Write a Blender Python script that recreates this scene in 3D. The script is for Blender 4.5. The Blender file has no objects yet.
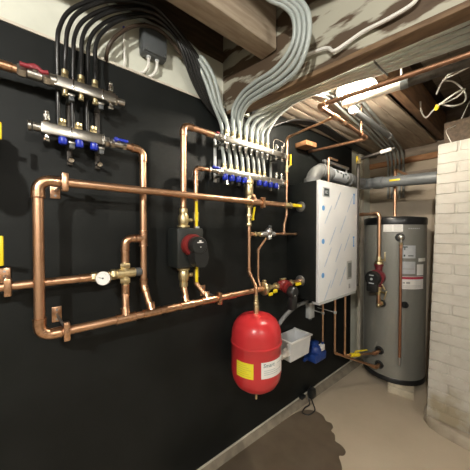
import bpy, bmesh, math, random
from mathutils import Vector, Matrix
random.seed(7)
PI = math.pi
R = math.radians
SC = bpy.context.scene
COL = SC.collection
V = Vector

# ------------------------------------------------------------------ materials
def mat(name, base, rough=.5, metal=0., noise=None, scale=20., bump=0., spec=.5, coat=0., detail=4., stretch=None, rvar=0., emit=None, estr=0., lo=.38, hi=.62, trans=0.):
    m = bpy.data.materials.new(name); m.use_nodes = True
    nt = m.node_tree; n = nt.nodes; b = n['Principled BSDF']
    b.inputs['Base Color'].default_value = (*base, 1)
    b.inputs['Roughness'].default_value = rough
    b.inputs['Metallic'].default_value = metal
    b.inputs['Specular IOR Level'].default_value = spec
    b.inputs['Coat Weight'].default_value = coat
    b.inputs['Transmission Weight'].default_value = trans
    if emit:
        b.inputs['Emission Color'].default_value = (*emit, 1)
        b.inputs['Emission Strength'].default_value = estr
    if noise or bump or rvar:
        tc = n.new('ShaderNodeTexCoord'); mp = n.new('ShaderNodeMapping')
        nt.links.new(tc.outputs['Object'], mp.inputs['Vector'])
        if stretch: mp.inputs['Scale'].default_value = stretch
        nz = n.new('ShaderNodeTexNoise'); nz.inputs['Scale'].default_value = scale; nz.inputs['Detail'].default_value = detail
        nt.links.new(mp.outputs['Vector'], nz.inputs['Vector'])
        if noise:
            cr = n.new('ShaderNodeValToRGB')
            cr.color_ramp.elements[0].position = lo; cr.color_ramp.elements[1].position = hi
            cr.color_ramp.elements[0].color = (*base, 1); cr.color_ramp.elements[1].color = (*noise, 1)
            nt.links.new(nz.outputs['Fac'], cr.inputs['Fac'])
            nt.links.new(cr.outputs['Color'], b.inputs['Base Color'])
        if bump:
            bp = n.new('ShaderNodeBump'); bp.inputs['Strength'].default_value = bump; bp.inputs['Distance'].default_value = .01
            nt.links.new(nz.outputs['Fac'], bp.inputs['Height']); nt.links.new(bp.outputs['Normal'], b.inputs['Normal'])
        if rvar:
            mr = n.new('ShaderNodeMapRange'); mr.inputs['To Min'].default_value = max(0, rough-rvar); mr.inputs['To Max'].default_value = rough+rvar
            nt.links.new(nz.outputs['Fac'], mr.inputs['Value']); nt.links.new(mr.outputs['Result'], b.inputs['Roughness'])
    return m

COPPER = mat('copper', (.70,.43,.275), .40, 1, noise=(.60,.35,.21), scale=14, rvar=.08)
COPPER_OLD = mat('weathered copper', (.30,.16,.095), .48, .85, noise=(.20,.11,.065), scale=22, rvar=.1)
COPPER_FIT = mat('copper fitting', (.74,.46,.30), .30, 1, noise=(.58,.33,.19), scale=60, rvar=.08)
BRASS = mat('brass', (.76,.65,.40), .38, 1, noise=(.64,.53,.30), scale=50, rvar=.06)
STEEL = mat('nickel', (.48,.46,.42), .32, 1, noise=(.40,.385,.35), scale=40, rvar=.06)
CHROME = mat('chrome', (.82,.82,.80), .14, 1)
ZINC = mat('zinc', (.55,.55,.55), .4, 1)
DARKIRON = mat('black iron', (.055,.05,.045), .5, .6, noise=(.09,.08,.07), scale=30)
BLACKWALL = mat('black board paint', (.006,.0072,.0068), .55, 0, noise=(.009,.0105,.010), scale=5, bump=.08, spec=.22)
BLACKBOX = mat('black enamel', (.006,.0072,.007), .5, noise=(.008,.0095,.009), scale=9, spec=.25)
BLACKPLASTIC = mat('black plastic', (.014,.015,.015), .38)
DARKFACE = mat('dark green grey plastic', (.013,.016,.015), .45)
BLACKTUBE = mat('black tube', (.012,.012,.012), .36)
WHITETUBE = mat('pale grey tube', (.35,.39,.375), .42, noise=(.40,.44,.42), scale=6)
WHITETUBE2 = mat('grey tube', (.27,.285,.27), .45, noise=(.32,.335,.315), scale=6)
PVC = mat('grey plastic pipe', (.15,.155,.155), .45, noise=(.19,.195,.195), scale=8)
PVCD = mat('dark grey plastic pipe', (.13,.14,.145), .4, noise=(.16,.17,.175), scale=8)
WHITEPVC = mat('white plastic pipe', (.72,.70,.65), .4)
FILM = mat('white filmed panel', (.80,.81,.82), .28, noise=(.74,.76,.78), scale=5, bump=.05, spec=.5)
PRINT = mat('pale blue print', (.50,.58,.70), .4)
BLUEDOT = mat('blue tape', (.12,.35,.70), .5)
GREYDOOR = mat('grey control panel', (.33,.33,.31), .4)
RED = mat('red enamel', (.56,.032,.038), .28, noise=(.52,.027,.032), scale=6, coat=.3)
REDPUMP = mat('red cast iron', (.20,.016,.016), .45, noise=(.15,.012,.012), scale=40)
REDHANDLE = mat('red vinyl', (.24,.02,.03), .4)
MAROON = mat('maroon cast iron', (.13,.015,.02), .4, noise=(.17,.02,.03), scale=30)
BLUE = mat('blue plastic', (.012,.03,.38), .34)
BLUEPUMP = mat('blue painted casing', (.012,.04,.20), .4, noise=(.015,.055,.25), scale=15)
YELLOW = mat('yellow vinyl', (.80,.62,.02), .4)
LABELY = mat('yellow label', (.85,.72,.02), .5, noise=(.80,.74,.05), scale=40)
LABELW = mat('white label', (.80,.79,.76), .5)
LABELG = mat('grey label', (.43,.45,.48), .45, noise=(.48,.50,.52), scale=25)
LABELR = mat('red label print', (.42,.03,.06), .5)
INK = mat('dark ink', (.05,.07,.07), .5)
INKG = mat('grey ink', (.36,.36,.36), .5)
TEAL = mat('teal ink', (.03,.13,.15), .5)
WHITE = mat('white plastic', (.72,.72,.70), .35)
CLEARWHITE = mat('translucent white plastic', (.60,.62,.63), .25, spec=.5, noise=(.66,.67,.68), scale=12)
GREYBOX = mat('grey plastic box', (.065,.072,.075), .5)
GREYLIGHT = mat('light grey steel', (.44,.46,.46), .4)
TANKGREY = mat('grey tank jacket', (.19,.19,.17), .40, noise=(.20,.20,.18), scale=4, spec=.45)
TANKBLACK = mat('black tank rim', (.012,.013,.014), .35)
WOOD = mat('pale joist wood', (.44,.36,.27), .7, noise=(.33,.26,.19), scale=9, stretch=(6,.8,6), bump=.2)
WOODD = mat('dark joist wood', (.10,.068,.042), .75, noise=(.055,.038,.024), scale=9, stretch=(6,.8,6), bump=.25)
WOODO = mat('orange brown wood', (.42,.21,.095), .7, noise=(.30,.14,.06), scale=10, stretch=(1,6,6), bump=.2)
WOODB = mat('grey rim board', (.30,.25,.20), .75, noise=(.20,.16,.12), scale=7, stretch=(1,5,5), bump=.2)
BOARDS = mat('pale ceiling planks', (.46,.385,.30), .75, noise=(.36,.29,.22), scale=7, stretch=(8,.8,4), bump=.25)
CONC_UP = mat('painted foundation', (.66,.67,.58), .8, noise=(.55,.56,.48), scale=7, bump=.35, lo=.3, hi=.7)
BACKW = mat('beige block wall', (.52,.44,.34), .85, noise=(.45,.38,.29), scale=5, bump=.3)
OTHERW = mat('pale basement wall', (.46,.44,.40), .85, noise=(.38,.36,.33), scale=3, bump=.3)
CURB = mat('rough mortar', (.26,.225,.17), .85, noise=(.19,.16,.12), scale=16, bump=.6)
SLIPPLY = mat('pale sill', (.62,.58,.48), .7, noise=(.50,.46,.38), scale=12)
WETPATCH = mat('damp concrete', (.105,.080,.055), .34, noise=(.14,.11,.078), scale=6, bump=.15)
BULBM = mat('lit bulb', (1,1,1), .4, emit=(1,.90,.75), estr=300)
BULBM2 = mat('lit bulb near the stairs', (1,1,1), .4, emit=(1,.96,.88), estr=640)
BULBFILL = mat('added fill bulb', (1,1,1), .4, emit=(1,.95,.86), estr=210)
PORCELAIN = mat('white porcelain', (.75,.73,.68), .3)

def floor_material():
    m = mat('concrete floor', (.43,.36,.265), .62, noise=(.54,.46,.35), scale=2.2, bump=0, lo=.3, hi=.72, detail=7)
    nt = m.node_tree; n = nt.nodes; b = n['Principled BSDF']
    tc = n.new('ShaderNodeTexCoord'); nz = n.new('ShaderNodeTexNoise'); nz.inputs['Scale'].default_value = 45; nz.inputs['Detail'].default_value = 6
    nt.links.new(tc.outputs['Object'], nz.inputs['Vector'])
    bp = n.new('ShaderNodeBump'); bp.inputs['Strength'].default_value = .25; bp.inputs['Distance'].default_value = .004
    nt.links.new(nz.outputs['Fac'], bp.inputs['Height']); nt.links.new(bp.outputs['Normal'], b.inputs['Normal'])
    return m
FLOOR = floor_material()

def beam_material():
    # old brown timber with patches of flaking pale paint
    m = mat('flaking painted beam', (.085,.055,.032), .75, noise=(.40,.385,.31), scale=4.5, bump=.35, stretch=(1.0,2.2,3.2), detail=9, lo=.455, hi=.515)
    return m
BEAM = beam_material()
BEAMB = mat('bare beam timber', (.20,.125,.066), .75, noise=(.12,.072,.038), scale=10, stretch=(.8,6,6), bump=.25)

def brick_material():
    m = mat('whitewashed brick', (.50,.48,.43), .85, noise=(.44,.41,.36), scale=16, bump=.5, detail=8, lo=.42, hi=.72)
    nt = m.node_tree; n = nt.nodes; b = n['Principled BSDF']
    src = b.inputs['Base Color'].links[0].from_socket
    tc = n.new('ShaderNodeTexCoord'); sx = n.new('ShaderNodeSeparateXYZ'); nt.links.new(tc.outputs['Object'], sx.inputs[0])
    nz = n.new('ShaderNodeTexNoise'); nz.inputs['Scale'].default_value = 9; nz.inputs['Detail'].default_value = 6
    nt.links.new(tc.outputs['Object'], nz.inputs['Vector'])
    mr = n.new('ShaderNodeMapRange'); mr.inputs['From Min'].default_value = .42; mr.inputs['From Max'].default_value = .0; mr.inputs['To Min'].default_value = 0; mr.inputs['To Max'].default_value = .6
    nt.links.new(sx.outputs['Z'], mr.inputs['Value'])
    ad = n.new('ShaderNodeMath'); ad.operation = 'ADD'; nt.links.new(mr.outputs['Result'], ad.inputs[0]); nt.links.new(nz.outputs['Fac'], ad.inputs[1])
    st = n.new('ShaderNodeMapRange'); st.inputs['From Min'].default_value = .72; st.inputs['From Max'].default_value = 1.0
    nt.links.new(ad.outputs[0], st.inputs['Value'])
    mx = n.new('ShaderNodeMix'); mx.data_type = 'RGBA'
    nt.links.new(st.outputs['Result'], mx.inputs[0]); nt.links.new(src, mx.inputs[6]); mx.inputs[7].default_value = (.34,.29,.20,1)
    nt.links.new(mx.outputs[2], b.inputs['Base Color'])
    return m
BRICK = brick_material()

# ------------------------------------------------------------------ mesh builder
def frame(axis):
    a = V(axis).normalized()
    u = a.orthogonal().normalized(); w = a.cross(u)
    return a, u, w

class MB:
    def __init__(s): s.bm = bmesh.new()
    def box(s, c, d, bev=0., rot=None, seg=2):
        r = bmesh.ops.create_cube(s.bm, size=1)
        vs = r['verts']
        for v in vs: v.co = V((v.co.x*d[0], v.co.y*d[1], v.co.z*d[2]))
        if bev:
            es = {e for v in vs for e in v.link_edges}
            q = bmesh.ops.bevel(s.bm, geom=list(es), offset=bev, segments=seg, affect='EDGES', profile=.5)
            vs = list({v for v in q['verts']} | {v for v in vs if v.is_valid})
        for v in vs:
            if rot: v.co = rot @ v.co
            v.co += V(c)
        return s
    def lathe(s, prof, o, axis=(0,0,1), n=24, caps=True, phase=0.):
        a, u, w = frame(axis); o = V(o); rings = []
        for r, t in prof:
            ring = [s.bm.verts.new(o + a*t + (u*math.cos(2*PI*k/n+phase) + w*math.sin(2*PI*k/n+phase))*max(r,1e-5)) for k in range(n)]
            rings.append(ring)
        for i in range(len(rings)-1):
            for k in range(n):
                s.bm.faces.new((rings[i][k], rings[i][(k+1)%n], rings[i+1][(k+1)%n], rings[i+1][k]))
        if caps:
            s.bm.faces.new(rings[0][::-1]); s.bm.faces.new(rings[-1])
        return s
    def cyl(s, p0, p1, r, r1=None, n=18, bev=0.):
        p0 = V(p0); p1 = V(p1); L = (p1-p0).length; r1 = r if r1 is None else r1
        prof = [(r,0),(r1,L)] if not bev else [(r-bev,0),(r,bev),(r1,L-bev),(r1-bev,L)]
        return s.lathe(prof, p0, p1-p0, n)
    def nut(s, p0, p1, r):
        p0 = V(p0); p1 = V(p1); L = (p1-p0).length
        return s.lathe([(r*.9,0),(r,L*.12),(r,L*.88),(r*.9,L)], p0, p1-p0, 6)
    def tube(s, pts, r, n=12, caps=True):
        pts = [V(p) for p in pts]; N = len(pts)
        t0 = (pts[1]-pts[0]).normalized(); u = t0.orthogonal().normalized(); rings = []; prev = t0
        for i, p in enumerate(pts):
            t = (pts[min(i+1,N-1)]-pts[max(i-1,0)]).normalized()
            q = prev.rotation_difference(t); u = (q @ u); u = (u - t*u.dot(t)).normalized(); prev = t
            w = t.cross(u)
            rings.append([s.bm.verts.new(p + (u*math.cos(2*PI*k/n)+w*math.sin(2*PI*k/n))*r) for k in range(n)])
        for i in range(N-1):
            for k in range(n):
                s.bm.faces.new((rings[i][k], rings[i][(k+1)%n], rings[i+1][(k+1)%n], rings[i+1][k]))
        if caps:
            s.bm.faces.new(rings[0][::-1]); s.bm.faces.new(rings[-1])
        return s
    def sphere(s, c, r, sc=(1,1,1), n=16):
        q = bmesh.ops.create_uvsphere(s.bm, u_segments=n, v_segments=n//2+2, radius=r)
        for v in q['verts']: v.co = V((v.co.x*sc[0], v.co.y*sc[1], v.co.z*sc[2])) + V(c)
        return s
    def torus(s, c, axis, Rr, r, n=24, m=8, a0=0, a1=2*PI):
        a, u, w = frame(axis)
        full = abs(a1-a0-2*PI) < 1e-6
        pts = [V(c) + (u*math.cos(a0+(a1-a0)*k/n) + w*math.sin(a0+(a1-a0)*k/n))*Rr for k in range(n+1)]
        return s.tube(pts, r, m)
    def prism(s, poly, ext):
        """polygon of 3-D points swept along ext"""
        A = [s.bm.verts.new(V(p)) for p in poly]; B = [s.bm.verts.new(V(p)+V(ext)) for p in poly]
        s.bm.faces.new(A[::-1]); s.bm.faces.new(B)
        n = len(poly)
        for k in range(n): s.bm.faces.new((A[k], A[(k+1)%n], B[(k+1)%n], B[k]))
        return s
    def cylpatch(s, c, r, f0, f1, z0, z1, th=.0012, n=12):
        c = V((c[0], c[1], 0)); g = []
        for rr in (r, r+th):
            g.append([[s.bm.verts.new(c + V((rr*math.cos(f0+(f1-f0)*k/n), rr*math.sin(f0+(f1-f0)*k/n), z))) for z in (z0, z1)] for k in range(n+1)])
        for k in range(n):
            s.bm.faces.new((g[1][k][0], g[1][k+1][0], g[1][k+1][1], g[1][k][1]))
            s.bm.faces.new((g[0][k][1], g[0][k+1][1], g[0][k+1][0], g[0][k][0]))
            for j in (0,1):
                s.bm.faces.new((g[0][k][j], g[0][k+1][j], g[1][k+1][j], g[1][k][j]))
        for k in (0, n): s.bm.faces.new((g[0][k][0], g[1][k][0], g[1][k][1], g[0][k][1]))
        return s
    def build(s, name, m, parent=None, label=None, sharp=.7):
        bmesh.ops.recalc_face_normals(s.bm, faces=s.bm.faces)
        off = V((0,0,0)); p = parent
        while p is not None: off += p.location; p = p.parent
        if parent is not None:
            for v in s.bm.verts: v.co -= off
        for f in s.bm.faces: f.smooth = True
        for e in s.bm.edges:
            if len(e.link_faces) == 2 and e.calc_face_angle(0) > sharp: e.smooth = False
        me = bpy.data.meshes.new(name); s.bm.to_mesh(me); s.bm.free()
        me.materials.append(m)
        o = bpy.data.objects.new(name, me); COL.objects.link(o)
        if parent is not None: o.parent = parent
        if label: o['label'] = label
        return o

def tag(o, label, cat, group=None):
    o['label'] = label; o['category'] = cat
    if group: o['group'] = group
    return o
def thing(name, label, cat, loc=(0,0,0), group=None):
    o = bpy.data.objects.new(name, None); o.location = loc; o.empty_display_size = .05; COL.objects.link(o)
    return tag(o, label, cat, group)
def struct(name, mb, m):
    o = mb.build(name, m); o['kind'] = 'structure'; return o
def rebase(o):
    """put a one-mesh object's origin at its own base"""
    me = o.data; xs = [v.co.copy() for v in me.vertices]
    c = V((sum(v.x for v in xs)/len(xs), sum(v.y for v in xs)/len(xs), min(v.z for v in xs)))
    for v in me.vertices: v.co -= c
    o.location = c
    return o
def dup(root, loc, label):
    r = root.copy(); COL.objects.link(r); r.location = loc; r['label'] = label
    for ch in list(root.children):
        c = ch.copy(); COL.objects.link(c); c.parent = r
        for g in ch.children:
            d = g.copy(); COL.objects.link(d); d.parent = c
    return r

def spline(pts, k=8):
    P = [V(p) for p in pts]; P = [P[0]*2-P[1]] + P + [P[-1]*2-P[-2]]; out = []
    for i in range(1, len(P)-2):
        a, b, c, d = P[i-1:i+3]
        for j in range(k):
            t = j/k
            out.append(.5*((2*b) + (c-a)*t + (2*a-5*b+4*c-d)*t*t + (3*b-a-3*c+d)*t**3))
    out.append(P[-2]); return out

def pipe_run(root, pts, r, m=None, mf=None, er=1.9, collar=True):
    """straight 'pipe' parts with 'elbow' fittings at the corners"""
    m = m or COPPER; mf = mf or COPPER_FIT
    P = [V(p) for p in pts]; ends = [P[0].copy()]
    start = P[0]
    for i in range(1, len(P)-1):
        d0 = (P[i]-P[i-1]).normalized(); d1 = (P[i+1]-P[i]).normalized()
        ang = d0.angle(d1); Rr = r*er; cut = Rr*math.tan(ang/2)
        a = P[i]-d0*cut; b = P[i]+d1*cut
        MB().cyl(start, a, r).build('pipe', m, root)
        nrm = (d1-d0).normalized(); cen = P[i] + nrm*(Rr/math.cos(ang/2))
        va = a-cen; ax = d0.cross(d1).normalized()
        arc = [cen + Matrix.Rotation(ang*k/8, 3, ax) @ va for k in range(9)]
        e = MB().tube(arc, r*1.18, 16)
        if collar:
            e.cyl(a-d0*r*1.5, a, r*1.22, n=16); e.cyl(b, b+d1*r*1.5, r*1.22, n=16)
            e.torus(a-d0*r*1.5, d0, r*1.16, r*.16, 16, 6); e.torus(b+d1*r*1.5, d1, r*1.16, r*.16, 16, 6)
        e.build('elbow', mf, root)
        start = b
    MB().cyl(start, P[-1], r).build('pipe', m, root)
def tee(root, p, axis, br, r, rb=None, L=2.3, mf=None):
    mf = mf or COPPER_FIT
    p = V(p); a = V(axis).normalized(); b = V(br).normalized(); rb = rb or r
    e = MB().cyl(p-a*r*L, p+a*r*L, r*1.22, n=16)
    e.torus(p-a*r*L, a, r*1.16, r*.17, 16, 6).torus(p+a*r*L, a, r*1.16, r*.17, 16, 6)
    e.cyl(p, p+b*(r*1.1+rb*1.7), rb*1.22, n=16).torus(p+b*(r*1.1+rb*1.7), b, rb*1.16, rb*.17, 16, 6)
    return e.build('tee', mf, root)
def coupling(root, p, axis, r, L=1.6, name='coupling', mf=None):
    p = V(p); a = V(axis).normalized()
    e = MB().cyl(p-a*r*L, p+a*r*L, r*1.16, n=16)
    e.torus(p-a*r*L, a, r*1.12, r*.12, 16, 6).torus(p+a*r*L, a, r*1.12, r*.12, 16, 6)
    return e.build(name, mf or COPPER_FIT, root)

def text_mesh(s, size):
    cu = bpy.data.curves.new('t', 'FONT'); cu.body = s; cu.size = size; cu.align_x = 'LEFT'; cu.align_y = 'BOTTOM_BASELINE'
    cu.extrude = .0003; cu.resolution_u = 3
    o = bpy.data.objects.new('t', cu); COL.objects.link(o)
    dg = bpy.context.evaluated_depsgraph_get(); me = bpy.data.meshes.new_from_object(o.evaluated_get(dg))
    bpy.data.objects.remove(o); bpy.data.curves.remove(cu)
    return me

# ------------------------------------------------------------------ the setting
FZ = -.06
struct('floor', MB().box((1.2,.4,FZ-.05), (4.2,6.4,.1)), FLOOR)
CEIL = struct('ceiling', MB().box((1.2,.4,2.42), (4.2,6.4,.1)), WOODD)
struct('wall_left', MB().box((-.12,.2,1.075), (.2,5.6,2.27)), CONC_UP)
struct('trim_1', MB().box((-.12,.2,2.29), (.2,5.6,.16)), WOODD)
# black painted board in front of the foundation wall
bb = MB()
bb.prism([(-.02,-2.4,-.02),(-.02,2.38,-.02),(-.02,2.38,2.045),(-.02,1.06,2.045),(-.02,1.06,1.945),(-.02,-2.4,1.945)], (.02,0,0))
struct('trim_2', bb, BLACKWALL)
struct('trim_3', MB().box((-.012,-.67,1.951), (.03,3.44,.010)), SLIPPLY)
struct('wall_back', MB().box((1.2,2.95,1.15), (4.2,.2,2.5)), BACKW)
struct('wall_right', MB().box((3.1,.2,1.15), (.2,5.6,2.5)), OTHERW)
struct('wall_front', MB().box((1.2,-2.6,1.15), (4.2,.2,2.5)), OTHERW)
# curb at the wall foot
cb = MB()
ends = []
for y, w_ in ((-2.4,.030),(.6,.030),(1.5,.045),(2.2,.065),(2.85,.070)):
    ends.append([cb.bm.verts.new((x,y,z)) for x, z in ((-.02,FZ-.005),(-.02,-.021),(w_*.3,-.024),(w_*.65,-.040),(w_,FZ-.005))])
for a, b_ in zip(ends, ends[1:]):
    for k in range(4): cb.bm.faces.new((a[k],b_[k],b_[k+1],a[k+1]))
struct('baseboard_left', cb, CURB)
cb = MB(); cb.box((.0,.2,-.0215),(.018,5.15,.008),.002); struct('trim_7', cb, SLIPPLY)
struct('lit_wall_strip', MB().box((-.005,2.60,1.0), (.03,.07,2.1), .004), SLIPPLY)  # pale strip painted in for bare wall lit by the bulb
# pale ceiling planks beyond the beam
pl = MB()
for i in range(8):
    x0 = -.02 + i*.0725
    pl.box((x0+.035, 1.945, 2.060+random.uniform(-.0015,.0015)), (.0705,1.73,.02), .002)
struct('trim_5', pl, BOARDS)
pl = MB()
for i in range(11):
    x0 = .65 + i*.13
    pl.box((x0+.06, 1.95, 2.345), (.128,1.80,.02), .003)
struct('trim_6', pl, WOODB)

# ------------------------------------------------------------------ timber
def timber(name, c, d, m, label, cat, rot=None, bev=.006):
    return rebase(tag(MB().box(c, d, bev, rot).build(name, m), label, cat))
timber('ceiling_joist', (.30,-.613,2.215), (.095,3.0,.23), WOOD, 'pale broad ceiling joist running above the black tubes to the beam', 'joist')
timber('ceiling_joist', (.74,-.62,2.25), (.05,3.0,.20), WOODD, 'dark narrow ceiling joist right of the pale broad one', 'joist')
timber('ceiling_joist', (1.16,-.62,2.25), (.05,3.0,.20), WOODD, 'dark ceiling joist above the viewer, right of the other near joists', 'joist')
timber('ceiling_joist', (.125,-.62,2.30), (.06,3.0,.10), WOODB, 'greyish shallow joist in the dark bay beside the foundation wall', 'joist')
brot = Matrix.Rotation(math.atan(.14), 3, 'Z')
BC = V((.95,1.015,0))
t = thing('main_beam', 'old wooden main beam with flaking pale paint crossing the ceiling', 'beam', (.9,1.03,1.915))
MB().box(BC+V((0,0,2.145)), (2.2,.06,.44), .006, brot).build('beam_timber', BEAM, t)
MB().box(BC+V((0,0,1.918)), (2.2,.07,.022), .004, brot).build('bottom_board', BEAMB, t, 'bare brown board along the underside')
t = timber('ceiling_joist', (.60,1.96,2.165), (.05,1.70,.21), mat('mid brown wood', (.20,.11,.055), .75, noise=(.12,.065,.034), scale=9, stretch=(6,.8,6), bump=.25), 'brown joist beyond the beam, beside the lit bulb', 'joist')
timber('ceiling_joist', (.98,1.99,2.225), (.05,1.70,.21), WOODD, 'dark joist beyond the beam, above the brick column and loose cables', 'joist')
timber('ledger_board', (.33,2.838,1.945), (.70,.03,.055), WOODO, 'orange-brown ledger board on the back wall above the grey tank', 'board')
timber('rim_board', (.33,2.84,2.025), (.70,.02,.105), WOODB, 'greyish rim board above the ledger on the back wall', 'board')
timber('lintel_board', (.33,2.83,1.80), (.70,.04,.045), WOODB, 'thin greyish board low on the back wall, behind the vent pipe', 'board')
timber('blocking_board', (.80,2.82,2.10), (.36,.07,.40), WOODB, 'grey wooden blocking over the far side of the brick column', 'board')
timber('blocking_board', (1.03,2.29,1.895), (.60,.30,.165), WOODD, 'dark wooden block resting on top of the brick column', 'board')
timber('bracket_board', (.05,1.555,1.882), (.10,.13,.035), WOODO, 'small orange-brown wood piece on the black wall above the water heater', 'board', Matrix.Rotation(.05,3,'X'))

# ------------------------------------------------------------------ brick column
col = thing('brick_column', 'whitewashed brick column standing right of the grey tank', 'column', (.95,2.25,FZ))
W0, W1, D0, D1 = .675, 1.45, 2.05, 2.46
MB().prism([(W0+.006,D0+.003,FZ),(W1,D0+.003,FZ),(W1,D0+.003,1.815),(W0+.048,D0+.003,1.815)],(0,D1-D0-.006,0)).build('mortar_core', BRICK, col)
br = MB(); rows = 29; h = 1.875/rows
for i in range(rows):
    z = FZ + h*(i+.5); lean = .042*(z/1.8)
    off = 0 if i % 2 else -.105
    x = W0 + lean + off
    while x < W1:
        a = max(x, W0+lean); b_ = min(x+.205, W1)
        if b_-a > .03:
            j = random.uniform(-.002,.002)
            br.box(((a+b_)/2, D0+.0235+j, z+random.uniform(-.002,.002)), (b_-a-.003, .05, h-.003), .003, Matrix.Rotation(random.uniform(-.006,.006),3,'Y'), 1)
        x += .212
    y = D0+.03+(0 if i % 2 else .1)
    while y < D1-.03:
        b_ = min(y+.2, D1)
        br.box((W0+lean+.02+random.uniform(-.003,.003), (y+b_)/2, z), (.05, b_-y-.007, h-.006), .004, None, 1)
        y += .21
br.build('brick', BRICK, col)['kind'] = 'stuff'
pth = MB()
prof = [(0,FZ-.005),(0,FZ+.040),(.006,FZ+.055),(.018,FZ+.064),(.040,FZ+.066),(.065,FZ+.060),(.10,FZ+.064),(.10,FZ-.005)]
path = [(.640,2.46),(.640,2.15),(.652,2.085),(.695,2.03),(.76,2.003),(.90,1.99),(1.45,1.98)]
inn = [(.70,2.46),(.70,2.16),(.70,2.10),(.72,2.075),(.76,2.06),(.90,2.055),(1.45,2.05)]
vs = []
for (a, b_) in zip(path, inn):
    a = V((a[0],a[1],0)); b_ = V((b_[0],b_[1],0))
    vs.append([pth.bm.verts.new(a.lerp(b_, q/.10)+V((0,0,z))) for q, z in prof])
for i in range(len(vs)-1):
    for k in range(len(prof)-1): pth.bm.faces.new((vs[i][k], vs[i+1][k], vs[i+1][k+1], vs[i][k+1]))
pth.build('concrete_footing', mat('footing concrete', (.42,.36,.28), .8, noise=(.30,.25,.19), scale=9, bump=.5), col, 'rounded concrete footing around the base', sharp=1.2)

# ------------------------------------------------------------------ clamps
def clamp(p, axis, r, label, plate_dz=0., plate_dy=0., wallx=0.):
    p = V(p); t = thing('pipe_clamp', label, 'pipe clamp', (wallx, p.y+plate_dy, p.z+plate_dz), 'copper pipe clamps')
    a = V(axis)
    MB().box((wallx+.002, p.y+plate_dy, p.z+plate_dz), (.008,.03,.056), .002).build('plate', COPPER_FIT, t)
    for dz in (.017,-.018): MB().cyl((wallx+.004, p.y+plate_dy, p.z+plate_dz+dz), (wallx+.009, p.y+plate_dy, p.z+plate_dz+dz), .004, n=10).build('screw', ZINC, t)
    MB().cyl((wallx+.005, p.y+plate_dy, p.z+plate_dz), (p.x-r, p.y, p.z), .0045, n=10).build('stud', ZINC, t)
    c = MB(); c.lathe([(r*1.0,-.009),(r*1.25,-.009),(r*1.25,.009),(r*1.0,.009)], p, a, 22, caps=False)
    c.box(p+V((0,0,r*1.6)), (.018,.018,r*1.0), .004); c.box(p-V((0,0,r*1.6)), (.018,.018,r*1.0), .004)
    c.box(p+V((r*1.18,0,0)), (.006,.018,r*4.0), .0025)
    ring = c.build('ring', COPPER_FIT, t)
    for sg in (1,-1): MB().cyl(p+V((.007,0,sg*r*1.65)), p+V((.011,0,sg*r*1.65)), .004, n=8).build('screw', COPPER_FIT, ring)
    return t

# ------------------------------------------------------------------ header loop
HX, HZ, LZ = .12, 1.416, .915
r1 = .0148
hd = thing('header_loop', 'large copper header loop spanning the black wall from far left to the heater', 'pipe', (HX,.013,LZ))
pipe_run(hd, [(HX,1.24,HZ),(HX,.012,HZ),(HX,.012,LZ),(HX,1.03,LZ)], r1, er=2.3)
for y, br_ in ((.274,(-.3,0,1)),(.376,(-.45,0,.9)),(.538,(-.45,0,.9)),(.652,(-.45,0,.9))):
    tee(hd, (HX,y,LZ), (0,1,0), br_, r1, r1*.9)
tee(hd, (HX,.969,HZ), (0,1,0), (-.7,0,1), r1, r1)
coupling(hd, (HX,.455,LZ), (0,1,0), r1); coupling(hd, (HX,.80,LZ), (0,1,0), r1)
clamp((HX,.083,HZ), (0,1,0), r1, 'copper clamp on the upper header pipe just right of its left corner', -.016, -.02)
clamp((HX,.083,LZ), (0,1,0), r1, 'copper clamp on the lower header pipe just right of its left corner', .03, -.02)
clamp((HX,1.025,HZ), (0,1,0), r1, 'copper clamp on the upper header pipe, right of the tall brass fitting')
clamp((HX,.715,LZ), (0,1,0), r1, 'copper clamp on the lower header pipe, left of the red expansion tank', .02, -.02)

# valve helper: yellow-handled isolation valve
def iso_valve(label, p, axis, hdir, r=.013, L=.03, hl=.07, body=None, hm=None, off=None, hname='handle', cat='valve', bname='valve_body', group=None):
    p = V(p); a = V(axis).normalized(); hd_ = V(hdir).normalized(); o = V(off) if off else a.orthogonal().normalized()*(r*1.9)
    t = thing('ball_valve', label, cat, p, group)
    m = MB().cyl(p-a*L*.6, p+a*L*.6, r*1.25, n=16, bev=.002)
    m.nut(p-a*L, p-a*L*.45, r*1.5); m.nut(p+a*L*.45, p+a*L, r*1.5)
    m.cyl(p, p+o*.8, r*.6, n=12)
    m.build(bname, body or BRASS, t)
    q = p+o
    rot = V((0,0,1)).rotation_difference(hd_).to_matrix()
    h_ = MB().box(q+hd_*hl*.42, (.012,.008,hl), .003, rot); h_.cyl(q-o.normalized()*.004, q+o.normalized()*.006, .007, n=12)
    h_.build(hname, hm or YELLOW, t)
    return t

# ------------------------------------------------------------------ left supply pipe and manifolds
MX = .08
t = thing('supply_pipe', 'copper supply pipe coming from the left edge into the upper left manifold', 'pipe', (MX,-.30,1.762))
MB().cyl((MX,-.5,1.762),(MX,-.03,1.762),.0125).build('pipe', COPPER, t)
coupling(t, (MX,-.062,1.762), (0,1,0), .0125, 1.2)
t = thing('ball_valve', 'nickel ball valve with red lever left of the upper left manifold', 'valve', (MX,.01,1.762))
m = MB(); m.nut((MX,-.035,1.762),(MX,-.012,1.762),.019); m.cyl((MX,-.012,1.762),(MX,.03,1.762),.0165,n=16,bev=.003); m.nut((MX,.03,1.762),(MX,.052,1.762),.02)
m.cyl((MX,.01,1.762),(MX+.014,.01,1.776),.008,n=12); m.build('valve_body', STEEL, t)
m = MB(); m.tube(spline([(MX+.016,-.028,1.776),(MX+.016,-.01,1.776),(MX+.016,.01,1.783),(MX+.016,.028,1.772),(MX+.016,.043,1.776)]), .007, 10); m.box((MX+.016,.01,1.776),(.012,.03,.009),.003)
m.build('handle', REDHANDLE, t)

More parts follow.
